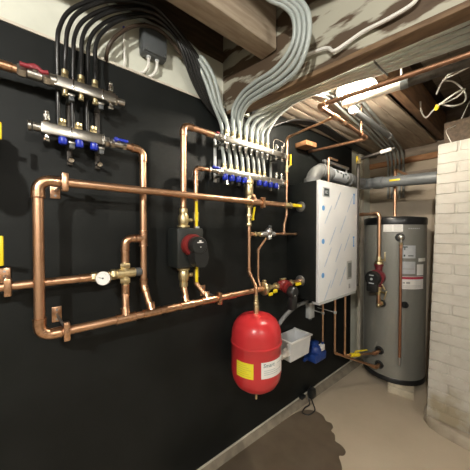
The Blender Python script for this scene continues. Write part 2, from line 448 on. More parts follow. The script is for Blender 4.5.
def bar(m, y0, y1, x, z, s_=.034):
    m.box((x,(y0+y1)/2,z),(s_,y1-y0,s_+.005),.006)
    return m
def air_vent(root, x, y, z):
    m = MB(); m.nut((x,y,z),(x,y,z+.012),.010); m.cyl((x,y,z+.012),(x,y,z+.034),.010,n=16,bev=.002); m.sphere((x,y,z+.040),.009,(1,1,.8))
    m.cyl((x,y,z+.022),(x+.018,y-.004,z+.022),.005,n=10); m.build('air_vent', CHROME, root)
def drain(root, x, y, z):
    m = MB(); m.cyl((x,y,z),(x,y,z-.016),.007,n=12); m.nut((x,y,z-.014),(x,y,z-.026),.010); m.build('drain_plug', CHROME, root)

# upper left
t = thing('manifold', 'upper nickel manifold with three black tubes at far left', 'manifold', (MX,.17,1.762), 'left manifolds')
bar(MB(), .058, .252, MX, 1.762).build('bar', STEEL, t)
m = MB(); m.cyl((MX,.252,1.760),(MX,.285,1.760),.0135,n=18,bev=.003); m.nut((MX,.245,1.761),(MX,.258,1.761),.020); m.build('end_cap', STEEL, t)
m = MB(); m.lathe([(.013,0),(.021,.004),(.021,.02),(.016,.024)],(MX,.045,1.762),(0,1,0),18); m.build('union', STEEL, t)
for y in (.113, .205):
    MB().box((MX,y,1.762),(.039,.005,.039),.002).build('seam_ring', CHROME, t)
for y in (.090,.138,.182):
    m = MB(); m.nut((MX,y,1.778),(MX,y,1.795),.0115); m.cyl((MX,y,1.795),(MX,y,1.812),.0105,n=14,bev=.002); m.build('compression_nut', BRASS, t)
    m = MB(); m.cyl((MX,y,1.746),(MX,y,1.728),.008,n=12,bev=.001); m.nut((MX,y,1.730),(MX,y,1.722),.009); m.build('shutoff_stem', BRASS, t)
air_vent(t, MX, .235, 1.778); drain(t, MX, .235, 1.746)
# lower left
t = thing('manifold', 'lower nickel manifold with three blue caps at far left', 'manifold', (MX,.1,1.595), 'left manifolds')
bar(MB(), .022, .212, MX, 1.595).build('bar', STEEL, t)
m = MB(); m.cyl((MX,.022,1.595),(MX,.002,1.595),.0145,n=18); m.lathe([(.012,0),(.017,.002),(.017,.010),(.012,.012)],(MX,-.012,1.595),(0,1,0),18); m.build('end_cap', STEEL, t)
for y in (.105, .205):
    MB().box((MX,y,1.595),(.039,.005,.039),.002).build('seam_ring', CHROME, t)
for y in (.082,.130,.177):
    m = MB(); m.nut((MX-.006,y,1.611),(MX-.006,y,1.629),.0125); m.cyl((MX-.006,y,1.629),(MX-.006,y,1.642),.0115,n=14,bev=.002); m.build('compression_nut', BRASS, t)
    m = MB(); m.lathe([(.0125,0),(.0135,-.004),(.0135,-.022),(.011,-.026)],(MX+.002,y,1.579),(0,0,1),14); m.build('actuator_cap', BLUE, t, 'blue actuator cap')
air_vent(t, MX, .038, 1.611); drain(t, MX, .038, 1.579)
m = MB(); m.nut((MX,.212,1.594),(MX,.228,1.594),.0185); m.build('union', STEEL, t)
for y, lab in ((.108,'dark steel bracket holding the left manifolds, between first and second tubes'),(.200,'dark steel bracket holding the left manifolds, right of the third tube')):
    t = thing('manifold_bracket', lab, 'bracket', (.02,y,1.52), 'left manifold brackets')
    m = MB(); m.box((.012,y,1.62),(.008,.018,.24),.002); m.box((.035,y,1.513),(.05,.018,.006),.002)
    m.build('strap', DARKIRON, t)
    for z in (1.728, 1.562):
        MB().box((MX-.03,y,z),(.09,.02,.010),.003).build('saddle', STEEL, t)
        MB().box((MX+.004,y,z-.012),(.018,.016,.018),.003).build('saddle_clip', GREYBOX, t)
    MB().cyl((.055,y,1.514),(.062,y,1.508),.009,n=12).build('screw', CHROME, t)
t = thing('ball_valve', 'nickel ball valve with blue lever right of the lower left manifold', 'valve', (MX,.26,1.592))
m = MB(); m.cyl((MX,.228,1.593),(MX,.29,1.592),.0145,n=16,bev=.003); m.nut((MX,.235,1.593),(MX,.248,1.593),.018); m.nut((MX,.275,1.593),(MX,.290,1.593),.018); m.cyl((MX,.26,1.593),(MX+.015,.26,1.605),.008,n=12); m.build('valve_body', STEEL, t)
m = MB(); m.box((MX+.016,.268,1.606),(.011,.052,.011),.004); m.sphere((MX+.016,.25,1.606),.009); m.build('handle', BLUE, t)

# black tubes
def tubething(name, pts, r, m, label, group, n=10, k=8):
    return rebase(tag(MB().tube(spline(pts,k), r, n).build(name, m), label, 'tube', group))
ordn = ['first','second','third','fourth','fifth','sixth','seventh','eighth']
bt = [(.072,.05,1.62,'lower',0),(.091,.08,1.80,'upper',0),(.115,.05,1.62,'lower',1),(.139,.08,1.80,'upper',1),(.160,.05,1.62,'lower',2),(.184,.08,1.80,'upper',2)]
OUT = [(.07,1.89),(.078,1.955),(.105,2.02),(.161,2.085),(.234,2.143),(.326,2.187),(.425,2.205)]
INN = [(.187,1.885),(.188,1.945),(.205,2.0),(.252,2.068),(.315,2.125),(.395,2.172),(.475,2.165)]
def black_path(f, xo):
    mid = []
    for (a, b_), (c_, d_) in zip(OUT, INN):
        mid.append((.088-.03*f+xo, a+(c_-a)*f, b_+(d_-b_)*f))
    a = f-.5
    return mid + [(.075+.015*a,.570-.085*a,2.11-.02*a),(.05,.648-.085*a,2.005-.02*a),(.03,.735-.07*a,1.91),(.018,.84,1.865-.03*a),(.018,1.0,1.862-.04*a),(.03+.01*a,1.19,1.945-.04*a),(.065+.05*a,1.38,2.005),(.10+.06*a,1.62,2.032),(.07+.06*a,2.0,2.036),(.04+.06*a,2.5,2.034),(.03+.06*a,2.80,2.034)]  # stretch beyond the manifold drawn in for the dark shadow arc on the ceiling
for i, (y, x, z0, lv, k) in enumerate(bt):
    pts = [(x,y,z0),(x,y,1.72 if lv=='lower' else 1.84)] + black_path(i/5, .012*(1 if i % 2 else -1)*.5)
    tubething('heating_tube', pts, .0070, BLACKTUBE, 'black heating tube from the %s port of the %s left manifold, far end drawn as a ceiling shadow arc' % (ordn[k], lv), 'black heating tubes')
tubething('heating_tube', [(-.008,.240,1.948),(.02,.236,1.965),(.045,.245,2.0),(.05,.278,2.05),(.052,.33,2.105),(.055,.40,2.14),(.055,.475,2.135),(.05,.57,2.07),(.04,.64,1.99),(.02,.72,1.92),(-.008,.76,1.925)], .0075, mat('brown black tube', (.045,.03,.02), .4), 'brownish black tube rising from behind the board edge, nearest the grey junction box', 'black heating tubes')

# electrical box on the pale wall
t = thing('junction_box', 'dark grey electrical junction box on the pale foundation wall behind black tubes', 'junction box', (-.01,.43,2.04))
MB().box((.010,.43,2.10),(.05,.115,.125),.012).build('box_body', GREYBOX, t)
MB().box((.038,.43,2.10),(.006,.105,.115),.003).build('cover', GREYBOX, t)
for yy in (.387,.473):
    for zz in (2.05,2.15): MB().cyl((.040,yy,zz),(.0425,yy,zz),.004,n=8).build('screw', ZINC, t)
for yy in (.408,.447):
    MB().nut((.012,yy,2.028),(.012,yy,2.042),.010).build('cable_gland', GREYLIGHT, t)
    MB().tube(spline([(.012,yy,2.03),(.010,yy,2.00),(-.002,yy-.012,1.975),(-.014,yy-.03,1.962)]), .0065, 10).build('cable', WHITEPVC, t, 'white cable stub')
t = thing('hanging_cable', 'thin white cable with blue tip hanging left of the grey junction box', 'cable', (-.01,.308,1.955))
MB().tube(spline([(-.012,.309,1.955),(.004,.308,1.99),(.006,.305,2.05),(.006,.306,2.10)]), .0042, 8).build('cable', WHITEPVC, t)
MB().cyl((.006,.306,2.10),(.006,.306,2.118),.006,n=10).build('tip', BLUE, t)

# ------------------------------------------------------------------ right manifolds
RX = .09
UZ, LWZ = 1.735, 1.566
t = thing('manifold', 'upper nickel manifold with eight pale tubes at centre of the wall', 'manifold', (RX,1.0,UZ), 'right manifolds')
bar(MB(), .745, 1.275, RX, UZ, .030).build('bar', STEEL, t)
MB().nut((RX,.728,UZ),(RX,.747,UZ),.019).build('union', STEEL, t)
UP = [.79+.0443*i for i in range(8)]
for y in UP:
    m = MB(); m.nut((RX,y,UZ+.014),(RX,y,UZ+.034),.0125); m.cyl((RX,y,UZ+.034),(RX,y,UZ+.05),.0108,n=14,bev=.002); m.build('compression_nut', BRASS, t)
    m = MB(); m.lathe([(.007,0),(.011,-.004),(.011,-.016),(.007,-.022),(.006,-.034)],(RX,y,UZ-.014),(0,0,1),12); m.build('flow_meter', STEEL, t)
for y in (.768,1.135,1.26):
    MB().box((RX,y,UZ),(.035,.005,.035),.002).build('seam_ring', CHROME, t)
air_vent(t, RX, 1.18, UZ+.014); air_vent(t, RX, 1.235, UZ+.014); drain(t, RX, 1.18, UZ-.014); drain(t, RX, 1.235, UZ-.014)
MB().tube(spline([(RX,1.16,UZ+.015),(RX,1.155,UZ+.06),(RX,1.17,UZ+.088),(RX,1.21,UZ+.092),(RX,1.25,UZ+.085),(RX,1.255,UZ+.06)]), .0028, 8).build('bleed_tube', CHROME, t)
t = thing('manifold', 'lower nickel manifold with a row of blue caps at centre of the wall', 'manifold', (RX-.015,1.0,LWZ), 'right manifolds')
LX = .075
bar(MB(), .765, 1.285, LX, LWZ, .030).build('bar', STEEL, t)
MB().nut((LX,.748,LWZ),(LX,.767,LWZ),.019).build('union', STEEL, t)
LP = [.796+.0441*i for i in range(8)]
for y in LP:
    m = MB(); m.nut((LX-.014,y,LWZ+.014),(LX-.014,y,LWZ+.034),.0125); m.cyl((LX-.014,y,LWZ+.034),(LX-.014,y,LWZ+.05),.0108,n=14,bev=.002); m.build('compression_nut', BRASS, t)
for y in (.787,.833,.879,.924,1.042,1.091,1.140,1.19):
    m = MB(); m.lathe([(.0135,0),(.0155,-.004),(.0155,-.026),(.012,-.031)],(LX+.006,y,LWZ-.012),(0,0,1),14); m.build('actuator_cap', BLUE, t, 'blue actuator cap')
for y in (.775,1.13,1.25):
    MB().box((LX,y,LWZ),(.035,.005,.035),.002).build('seam_ring', CHROME, t)
air_vent(t, LX, 1.20, LWZ+.014); air_vent(t, LX, 1.25, LWZ+.014); drain(t, LX+.008, .80, LWZ-.042); drain(t, LX+.006, 1.215, LWZ-.02)
for y, lab in ((.772,'slim steel bracket joining the right manifolds at their left end'),(1.222,'slim steel bracket joining the right manifolds at their right end')):
    t = thing('manifold_bracket', lab, 'bracket', (.0,y,1.52), 'right manifold brackets')
    MB().box((.008,y,1.64),(.008,.018,.24),.002).build('strap', GREYLIGHT, t)
    for z, xx in ((UZ-.022,RX),(LWZ-.022,LX)):
        MB().box((xx/2+.006,y,z),(xx+.01,.014,.008),.002).build('saddle', STEEL, t)

# pale tubes
grpW = 'pale heating tubes'
def up_label(i): return 'pale grey heating tube from the %s port of the upper right manifold' % ordn[i]
def lo_label(i): return 'pale grey heating tube from the %s port of the lower right manifold' % ordn[i]
TR = .0097
def toleft(k, head):
    a = (k-1)*.025
    return head + [(.075+a*.3,.735+a*.8,1.915),(.075+a*.6,.685+a*.8,2.03),(.055+a*.5,.62+a*.8,2.12),(.018+a*.4,.54+a*.6,2.185),(.0,.43+a,2.195),(.0,.25+a,2.19)]
def toloop(k, head):
    a = k*.0262; zz = 1.958
    return head + [(.085+.01*k,.838+.012*k,1.91-.014*k),(.16+.012*k,.834+.006*k,zz-.020*k),(.27+.016*k,.825+.004*k,1.963-.024*k),(.385+.018*k,.815,1.952-.026*k),(.47+.020*k,.805,1.968-.026*k),(.518+.021*k,.795,2.010-.016*k),(.520+.022*k,.785,2.08-.010*k),(.480+.022*k,.775,2.145-.006*k),(.425+.021*k,.74,2.195),(.40+.02*k,.62,2.235),(.395+.02*k,.4,2.25)]
def toright(k, head, y0):
    # along under the beam towards the right
    return head + [(.098,y0+.004,1.85),(.125,y0+.016,1.885-.003*k),(.165,.55*y0+.45*(1.035+.014*k)+.014,1.912-.003*k),(.23,1.03+.016*k,1.935-.003*k),(.34,1.04+.020*k,1.950),(.50,1.068+.024*k,1.955),(.70,1.10+.034*k,1.955),(.98,1.135+.042*k,1.955),(1.35,1.19+.044*k,1.955),(2.9,1.42+.05*k,1.95)]
def toback(k, head, y0):
    a = k*.032
    return head + [(.058+.006*k,y0-.002,1.86),(.085+.004*k,y0+.012,1.91),(.14,.5*y0+.5*(1.06+.016*k)+.01,1.958),(.22+.012*k,1.075+.020*k,1.985),(.315+.026*k,1.19+.006*k,2.015),(.345+a,1.34-.004*k,2.034),(.325+a,1.55,2.036),(.285+a,1.90,2.036),(.23+a*1.02,2.35,2.034),(.19+a*1.05,2.66,2.025),(.175+a*1.05,2.765,1.985),(.172+a*1.05,2.80,1.93),(.172+a*1.05,2.805,1.80),(.172+a*1.05,2.81,1.58)]
def lower_head(i):
    y = LP[i]
    return [(LX-.014,y,LWZ+.045),(.055,y,1.66),(.045,y-.004,1.73),(.05,y-.006,1.80)]
def upper_head(i):
    y = UP[i]
    return [(RX,y,UZ+.045),(RX,y,UZ+.085)]
for i, k in ((0,0),(1,1)):
    tubething('heating_tube', toleft(k, lower_head(i)[:3]+[(.055,LP[i]-.012,1.81)]), TR, WHITETUBE, lo_label(i), grpW)
tubething('heating_tube', toleft(2, upper_head(0)), TR, WHITETUBE, up_label(0), grpW)
for (hh, lab), k in zip(((upper_head(1),up_label(1)),(lower_head(2),lo_label(2)),(upper_head(2),up_label(2)),(lower_head(3),lo_label(3))), range(4)):
    tubething('heating_tube', toloop(k, hh), TR, WHITETUBE, lab, grpW)
for k, i in enumerate((3,4,5,6)):
    tubething('heating_tube', toright(k, upper_head(i), UP[i]), TR, WHITETUBE, up_label(i), grpW)
for k, i in enumerate((4,5,6,7)):
    tubething('heating_tube', toback(k, lower_head(i), LP[i]), TR, WHITETUBE2, lo_label(i), grpW)
tubething('heating_tube', [(RX,UP[7],UZ+.045),(RX,UP[7],UZ+.085),(.093,UP[7]+.004,1.85),(.115,UP[7]+.02,1.90),(.16,UP[7]+.035,1.945)]+toback(4, [], 1.1)[3:], TR, WHITETUBE2, up_label(7), grpW)
# strap tying tubes under the beam
t = thing('tube_strap', 'dark strap tying the pale tubes under the beam', 'strap', (.70,1.15,1.94))
MB().tube([(.70,1.075,1.99),(.70,1.08,1.944),(.70,1.15,1.941),(.70,1.22,1.944),(.70,1.225,1.99)], .004, 8).build('band', BLACKPLASTIC, t)

# ------------------------------------------------------------------ risers at left: mixing valve group
rr = .0136
XR = .07
t = thing('copper_riser', 'copper riser from the lower left manifold down to the lower header', 'pipe', (XR,.36,1.0))
pipe_run(t, [(MX,.285,1.592),(MX-.01,.36,1.592),(XR,.36,1.022),(HX-.012,.374,.935)], rr)
tee(t, (XR,.36,1.222), (0,0,1), (0,-1,0), rr)
pipe_run(t, [(XR,.345,1.222),(XR,.286,1.222),(XR,.286,1.115)], rr)
coupling(t, (XR,.286,1.15), (0,0,1), rr)
t = thing('copper_riser', 'short copper riser below the brass mixing valve', 'pipe', (XR,.28,.93))
MB().cyl((XR,.286,1.046),(XR,.285,1.0),rr).build('pipe', COPPER, t)
MB().cyl((XR,.285,1.0),(HX-.008,.276,.932),rr).build('pipe', COPPER, t)
coupling(t, (XR,.286,1.012), (0,0,1), rr)
# mixing valve
mz = 1.082
t = thing('mixing_valve', 'brass mixing valve with dark knob between the left copper risers', 'valve', (XR,.286,mz))
m = MB(); m.cyl((XR,.250,mz),(XR,.325,mz),.020,n=20,bev=.003); m.cyl((XR,.286,mz-.03),(XR,.286,mz+.03),.016,n=16); m.build('valve_body', BRASS, t)
m = MB(); m.nut((XR,.286,mz+.022),(XR,.286,mz+.040),.021); m.cyl((XR,.286,mz+.04),(XR,.286,mz+.052),.014,n=14); m.build('union_nut', BRASS, t)
m = MB(); m.nut((XR,.286,mz-.040),(XR,.286,mz-.022),.021); m.cyl((XR,.286,mz-.052),(XR,.286,mz-.04),.014,n=14); m.build('union_nut', BRASS, t)
m = MB(); m.nut((XR,.232,mz),(XR,.252,mz),.021); m.build('union_nut', BRASS, t)
m = MB(); m.lathe([(.017,0),(.018,.004),(.018,.022),(.014,.026)],(XR,.325,mz),(0,1,0),12); m.build('knob', GREYBOX, t, 'dark grey adjusting knob')
# return pipe from the left
t = thing('return_pipe', 'copper return pipe from the left edge behind the big loop', 'pipe', (XR,-.2,1.077))
MB().cyl((XR,-.5,1.077),(XR,.165,1.079),rr*1.02).build('pipe', COPPER, t)
coupling(t, (XR,.150,1.079), (0,1,0), rr)
clamp((XR,-.064,1.076), (0,1,0), rr, 'copper clamp on the return pipe near the left edge of the photo', .026, -.012)
t = thing('thermometer', 'round white dial thermometer left of the brass mixing valve', 'thermometer', (XR,.2,mz))
m = MB(); m.nut((XR,.165,mz-.002),(XR,.185,mz-.002),.018); m.cyl((XR,.18,mz-.002),(XR,.236,mz),.014,n=16); m.cyl((XR,.203,mz),(XR+.05,.195,mz),.008,n=12); m.build('brass_well', BRASS, t)
dn = V((.86,-.5,.08)).normalized(); dc = V((XR+.052,.196,mz-.002))
m = MB(); m.lathe([(.022,-.012),(.026,-.010),(.0272,0),(.026,.004),(.024,.004)], dc, dn, 28, caps=True); m.build('case', CHROME, t)
fc = MB().cyl(dc+dn*.0035, dc+dn*.0052, .0238, n=28).build('dial', LABELW, t, 'white dial face')
uu = V((0,0,1)).cross(dn).normalized(); ww = dn.cross(uu)
m = MB(); m.cyl(dc+dn*.0052, dc+dn*.0075, .003, n=10); m.cyl(dc+dn*.0065, dc+dn*.0065-uu*.014+ww*.003, .0009, n=6); m.build('needle', INK, fc)
m = MB()
for k in range(17):
    a = R(-40+260*k/16); d = uu*math.cos(a)+ww*math.sin(a)
    m.cyl(dc+dn*.0054+d*.0165, dc+dn*.0054+d*.0195, .0005, n=4)
m.build('scale_ticks', INKG, fc)

# ------------------------------------------------------------------ risers with the centre pump
PX = .085; PY = .540
t = thing('copper_riser', 'tall copper riser from the upper right manifold down to the central pump', 'pipe', (PX,PY,1.34))
pipe_run(t, [(RX,.728,1.738),(RX-.003,PY,1.742),(PX,PY,1.35)], rr)
coupling(t, (PX,.69,1.738), (0,1,0), rr)
t = thing('copper_riser', 'short copper riser from the central pump down to the lower header', 'pipe', (PX,PY,.93))
MB().cyl((PX,PY,1.04),(PX,PY,.995),rr).build('pipe', COPPER, t); MB().cyl((PX,PY,.995),(HX-.01,PY,.934),rr).build('pipe', COPPER, t)
coupling(t, (PX,PY,1.0), (0,0,1), rr)
def flange_valve(p, up, label):
    p = V(p); a = V((0,0,up)); t = thing('isolation_valve', label, 'valve', p)
    m = MB(); m.lathe([(.029,0),(.029,.008),(.020,.012),(.023,.022),(.025,.036),(.023,.052),(.017,.066),(.019,.068),(.019,.086),(.015,.090)], p, a, 20); m.build('valve_body', BRASS, t)
    m = MB(); m.cyl(p+a*.034, p+a*.034+V((.0,.042,0)), .007, n=10); m.nut(p+a*.034+V((0,.03,0)), p+a*.034+V((0,.045,0)), .010); m.build('stem', BRASS, t)
    return t
flange_valve((PX,PY,1.270), 1, 'brass isolation flange on top of the central black pump')
flange_valve((PX,PY,1.080), -1, 'brass isolation flange underneath the central black pump')
t = pump0 = thing('circulator_pump', 'black circulator pump with red ring, mounted in the centre of the wall', 'pump', (.10,.545,1.083))
m = MB(); m.box((.080,.553,1.176),(.105,.134,.180),.008); m.build('shell', DARKFACE, t)
m = MB(); m.cyl((.12,.548,1.268),(.12,.548,1.258),.0,.0,n=8) if False else m
m.cyl((.110,.60,1.262),(.110,.60,1.275),.010,n=12); m.build('cable_gland', GREYLIGHT, t)
m = MB(); m.lathe([(.046,0),(.049,.006),(.049,.034),(.045,.042)],(.131,.550,1.190),(1,-.05,0),30); m.build('red_ring', REDPUMP, t, 'red motor ring')
hh = MB(); hh.lathe([(.036,0),(.039,.005),(.039,.036),(.034,.044)],(.172,.552,1.190),(1,-.05,0),30)
hh.prism([(.154,.525,1.185),(.154,.590,1.185),(.154,.598,1.135),(.154,.590,1.108),(.154,.576,1.095),(.154,.550,1.095),(.154,.534,1.108),(.154,.526,1.135)],(.058,0,0))
head = hh.build('control_head', BLACKPLASTIC, t)
m = MB(); m.box((.2165,.551,1.204),(.0016,.03,.004)); m.box((.2165,.551,1.210),(.0016,.010,.006)); m.build('logo_mark', LABELW, head)
m = MB(); m.cyl((.211,.558,1.165),(.2135,.558,1.165),.004,n=10); m.cyl((.2155,.553,1.184),(.2175,.553,1.184),.0025,n=8); m.build('button', LABELW, head)

# second riser right of the pump
YR = .615; XR2 = .07
t = thing('copper_riser', 'thin copper riser from the lower right manifold passing right of the central pump', 'pipe', (XR2,YR,.94))
pipe_run(t, [(LX,.72,1.562),(XR2,YR,1.562),(XR2,YR,.995),(HX-.012,.648,.932)], .0105)
coupling(t, (XR2,YR,1.49), (0,0,1), .0105, 1.2); coupling(t, (XR2,YR,1.008), (0,0,1), .0105, 1.2)
t = thing('ball_valve', 'nickel ball valve with blue lever left of the lower right manifold', 'valve', (LX,.735,LWZ))
m = MB(); m.cyl((LX,.69,1.563),(LX,.75,1.565),.0135,n=16,bev=.003); m.nut((LX,.688,1.563),(LX,.70,1.563),.017); m.nut((LX,.738,1.563),(LX,.75,1.563),.017); m.cyl((LX,.72,1.563),(LX+.012,.72,1.575),.007,n=10); m.build('valve_body', STEEL, t)
m = MB(); m.box((LX+.014,.727,1.577),(.011,.045,.011),.004); m.sphere((LX+.014,.71,1.577),.009); m.build('handle', BLUE, t)
t = thing('ball_valve', 'nickel ball valve with small red cap left of the upper right manifold', 'valve', (RX,.722,UZ))
m = MB(); m.cyl((RX,.705,1.737),(RX,.74,1.736),.0145,n=16,bev=.003); m.cyl((RX,.722,1.737),(RX+.014,.722,1.747),.007,n=10); m.build('valve_body', STEEL, t)
MB().box((RX+.014,.724,1.748),(.010,.022,.009),.003).build('handle', REDHANDLE, t)
t = thing('ball_valve', 'brass ball valve with long yellow lever on the thin riser above the central pump', 'valve', (XR2,YR,1.34))
m = MB(); m.cyl((XR2,YR,1.30),(XR2,YR,1.345),.015,n=16,bev=.002); m.cyl((XR2,YR,1.315),(XR2+.028,YR-.012,1.315),.007,n=10); m.build('valve_body', BRASS, t)
MB().box((XR2+.030,YR-.014,1.335),(.008,.014,.12),.003).build('handle', YELLOW, t)
t = thing('ball_valve', 'brass ball valve with yellow lever on the thin riser below the central pump', 'valve', (XR2,YR,1.03))
m = MB(); m.cyl((XR2,YR,1.025),(XR2,YR,1.07),.015,n=16,bev=.002); m.cyl((XR2,YR,1.06),(XR2+.028,YR-.012,1.06),.007,n=10); m.build('valve_body', BRASS, t)
MB().box((XR2+.030,YR-.014,1.045),(.008,.014,.075),.003).build('handle', YELLOW, t)

# ------------------------------------------------------------------ left edge pump (mostly outside the frame)
t = pumpL = dup(pump0, (.10,-.185,1.40), 'black pump cut by the left edge of the photo')
for zz, hl_, lab in ((1.545,.062,'yellow-levered valve above the pump at the left edge of the photo'),(1.195,.11,'yellow-levered valve under the pump at the left edge of the photo')):
    t = thing('ball_valve', lab, 'valve', (.085,-.17,zz))
    m = MB(); m.cyl((.085,-.17,zz-.05),(.085,-.17,zz+.05),.016,n=16,bev=.002); m.cyl((.085,-.17,zz),(.125,-.09,zz),.007,n=10); m.build('valve_body', BRASS, t)
    MB().box((.13,-.0745,zz),(.014,.012,hl_*.8),.003).build('handle', YELLOW, t)
t = thing('copper_riser', 'copper riser at the left edge of the photo carrying a pump', 'pipe', (.085,-.17,1.0))
MB().cyl((.085,-.17,1.762),(.085,-.17,1.595),rr).build('pipe', COPPER, t); MB().cyl((.085,-.17,1.145),(.085,-.17,1.085),rr).build('pipe', COPPER, t)
MB().cyl((.085,-.17,1.495),(.085,-.17,1.245),rr).build('pipe', COPPER, t)

# ------------------------------------------------------------------ air separator line to the expansion tank
AX, AY = .085, .955
t = thing('air_separator', 'tall brass fitting below the lower right manifold', 'fitting', (AX,AY,1.38))
m = MB(); m.cyl((LX+.002,AY,LWZ-.010),(AX,AY,1.535),.017,n=16); m.nut((AX,AY,1.52),(AX,AY,1.545),.026)
m.lathe([(.018,1.40),(.024,1.408),(.024,1.45),(.022,1.455),(.0245,1.46),(.0245,1.50),(.020,1.52)],(AX,AY,0),(0,0,1),20); m.build('body', BRASS, t)
m = MB(); m.nut((AX,AY,1.385),(AX,AY,1.405),.022); m.cyl((AX,AY,1.345),(AX,AY,1.385),.014,n=16); m.build('tailpiece', BRASS, t)
iso_valve('small brass valve with yellow lever under the tall brass fitting', (AX,AY,1.315), (0,0,1), (.1,.1,1), .011, .035, .075, off=(.032,.0,.004))
t = thing('copper_riser', 'slim copper riser curving forward into the red expansion tank', 'pipe', (AX,AY,.83))
pipe_run(t, [(AX,AY,1.285),(AX,AY,1.015),(.168,.932,.945),(.168,.931,.862)], .0092, er=2.2)
coupling(t, (AX,AY,1.03), (0,0,1), .0092, 1.4)
tee(t, (AX,AY,1.235), (0,0,1), (0,1,0), .0092)
m = MB(); m.nut((.168,.931,.848),(.168,.931,.866),.015); m.nut((.168,.931,.866),(.168,.931,.880),.013); m.cyl((.168,.931,.88),(.168,.931,.905),.0115,n=14); m.build('tank_connector', BRASS, t)
# expansion tank
TC = (.170,.931); TRr = .135
t = thing('expansion_tank', 'red expansion tank hanging from copper pipe in front of the black wall', 'tank', (TC[0],TC[1],.385))
prof = [(.004,.394),(.045,.398),(.085,.414),(.112,.436),(.128,.466),(.1345,.50),(TRr,.53),(TRr,.650),(.1385,.655),(.1385,.664),(TRr,.668),(TRr,.690),(.1325,.718),(.124,.748),(.108,.773),(.085,.792),(.05,.803),(.02,.806)]
MB().lathe(prof, (TC[0],TC[1],0), (0,0,1), 48).build('shell', RED, t)
m = MB(); m.nut((TC[0],TC[1],.802),(TC[0],TC[1],.850),.015); m.build('neck', BRASS, t)
m = MB(); m.cyl((TC[0],TC[1],.392),(TC[0],TC[1],.335),.006,n=12); m.build('valve_stem', BRASS, t)
m = MB(); m.cyl((TC[0]+.04,TC[1]+.045,.41),(TC[0]+.04,TC[1]+.045,.382),.005,n=10); m.build('valve_cap', STEEL, t)
ly = MB().cylpatch(TC, TRr+.0004, R(-91), R(-50), .520, .597).build('yellow_label', LABELY, t, 'yellow warning label')
m = MB()
for k in range(6): m.cylpatch(TC, TRr+.0016, R(-89), R(-89+34-5*(k%3)), .530+k*.0105, .5325+k*.0105, .0004, 8)
m.build('fine_print', mat('faded print', (.62,.52,.05), .6), ly)
lw = MB().cylpatch(TC, TRr+.0004, R(-34), R(29), .524, .605).build('white_label', LABELW, t, 'white label with dark script')
me = text_mesh('Smart', .027)
bm = bmesh.new(); bm.from_mesh(me); bpy.data.meshes.remove(me)
def wrap(bm, c, r, f0, z0, shear=.15):
    for v in bm.verts:
        x = v.co.x + v.co.y*shear; f = f0 + x/r; rr_ = r + .0006 + v.co.z
        v.co = V((c[0]+rr_*math.cos(f), c[1]+rr_*math.sin(f), z0+v.co.y))
m = MB(); m.bm.free(); m.bm = bm; wrap(bm, TC, TRr+.0014, R(-30), .580); m.build('lettering', TEAL, lw)
m = MB()
for k, (a, b_) in enumerate(((-28,0),(-28,20),(-28,8),(5,24))):
    zz = .562-k*.010 if k < 3 else .585
    m.cylpatch(TC, TRr+.0016, R(a), R(b_), zz, zz+.003, .0004, 8)
m.build('fine_print', mat('pale print', (.45,.5,.5), .6), lw)

# fill line
FX = .09
t = thing('fill_pipe', 'thin copper fill line with stub end right of the tall riser', 'pipe', (FX,1.2,1.232))
MB().cyl((AX,.965,1.235),(FX,1.045,1.234),.007).build('pipe', COPPER, t)
MB().cyl((FX,1.165,1.233),(FX,1.385,1.232),.0075).build('pipe', COPPER, t)
MB().cyl((FX,1.37,1.232),(FX,1.392,1.232),.0095,n=14,bev=.002).build('end_cap', COPPER_FIT, t)
tee(t, (FX,1.262,1.2325), (0,1,0), (0,0,1), .0078)
m = MB(); m.nut((FX,.992,1.234),(FX,1.012,1.234),.014); m.cyl((FX,1.012,1.234),(FX,1.03,1.234),.010,n=12); m.nut((FX,1.03,1.234),(FX,1.046,1.234),.014); m.build('union_nut', BRASS, t)
t = thing('fill_valve', 'grey pressure reducing valve on the thin copper fill line', 'valve', (FX,1.11,1.21))
m = MB(); m.cyl((FX,1.045,1.234),(FX,1.165,1.233),.016,n=18,bev=.003); m.lathe([(.020,0),(.024,.005),(.024,.018),(.018,.028),(.010,.036)],(FX,1.11,1.238),(.35,0,1),20); m.lathe([(.016,0),(.018,.01),(.014,.028)],(FX,1.115,1.228),(.2,.1,-1),16); m.build('valve_body', ZINC, t)
MB().nut((FX+.012,1.11,1.268),(FX+.018,1.11,1.284),.011).build('adjuster', GREYBOX, t)
t = thing('bypass_pipe', 'thin copper pipe slanting down from the fill valve to lower header', 'pipe', (FX,1.023,.93))
pipe_run(t, [(FX,1.092,1.208),(FX,1.024,1.142),(FX,1.024,.968),(HX-.004,1.012,.93)], .0065, er=2.2)
coupling(t, (FX,1.024,1.04), (0,0,1), .0065, 1.5)
# vertical line at manifold's right end
VX, VY = .085, 1.292
t = thing('copper_riser', 'thin vertical copper pipe at the right end of the right manifolds', 'pipe', (VX,VY,1.23))
MB().cyl((VX+.003,1.262,1.240),(VX+.003,1.264,1.30),.0078).build('pipe', COPPER, t)
pipe_run(t, [(VX+.003,1.264,1.29),(VX,VY,1.36),(VX,VY,1.865),(.43,1.262,1.868)], .0075, er=2.4)
tee(t, (VX,VY,1.735), (0,0,1), (0,-1,0), .0085); tee(t, (VX,VY,1.566), (0,0,1), (0,-1,0), .0085)
iso_valve('valve with yellow lever beside the upper right manifold end', (VX,VY,1.66), (0,0,1), (0,0,1), .0085, .022, .075, off=(.012,.024,.03))

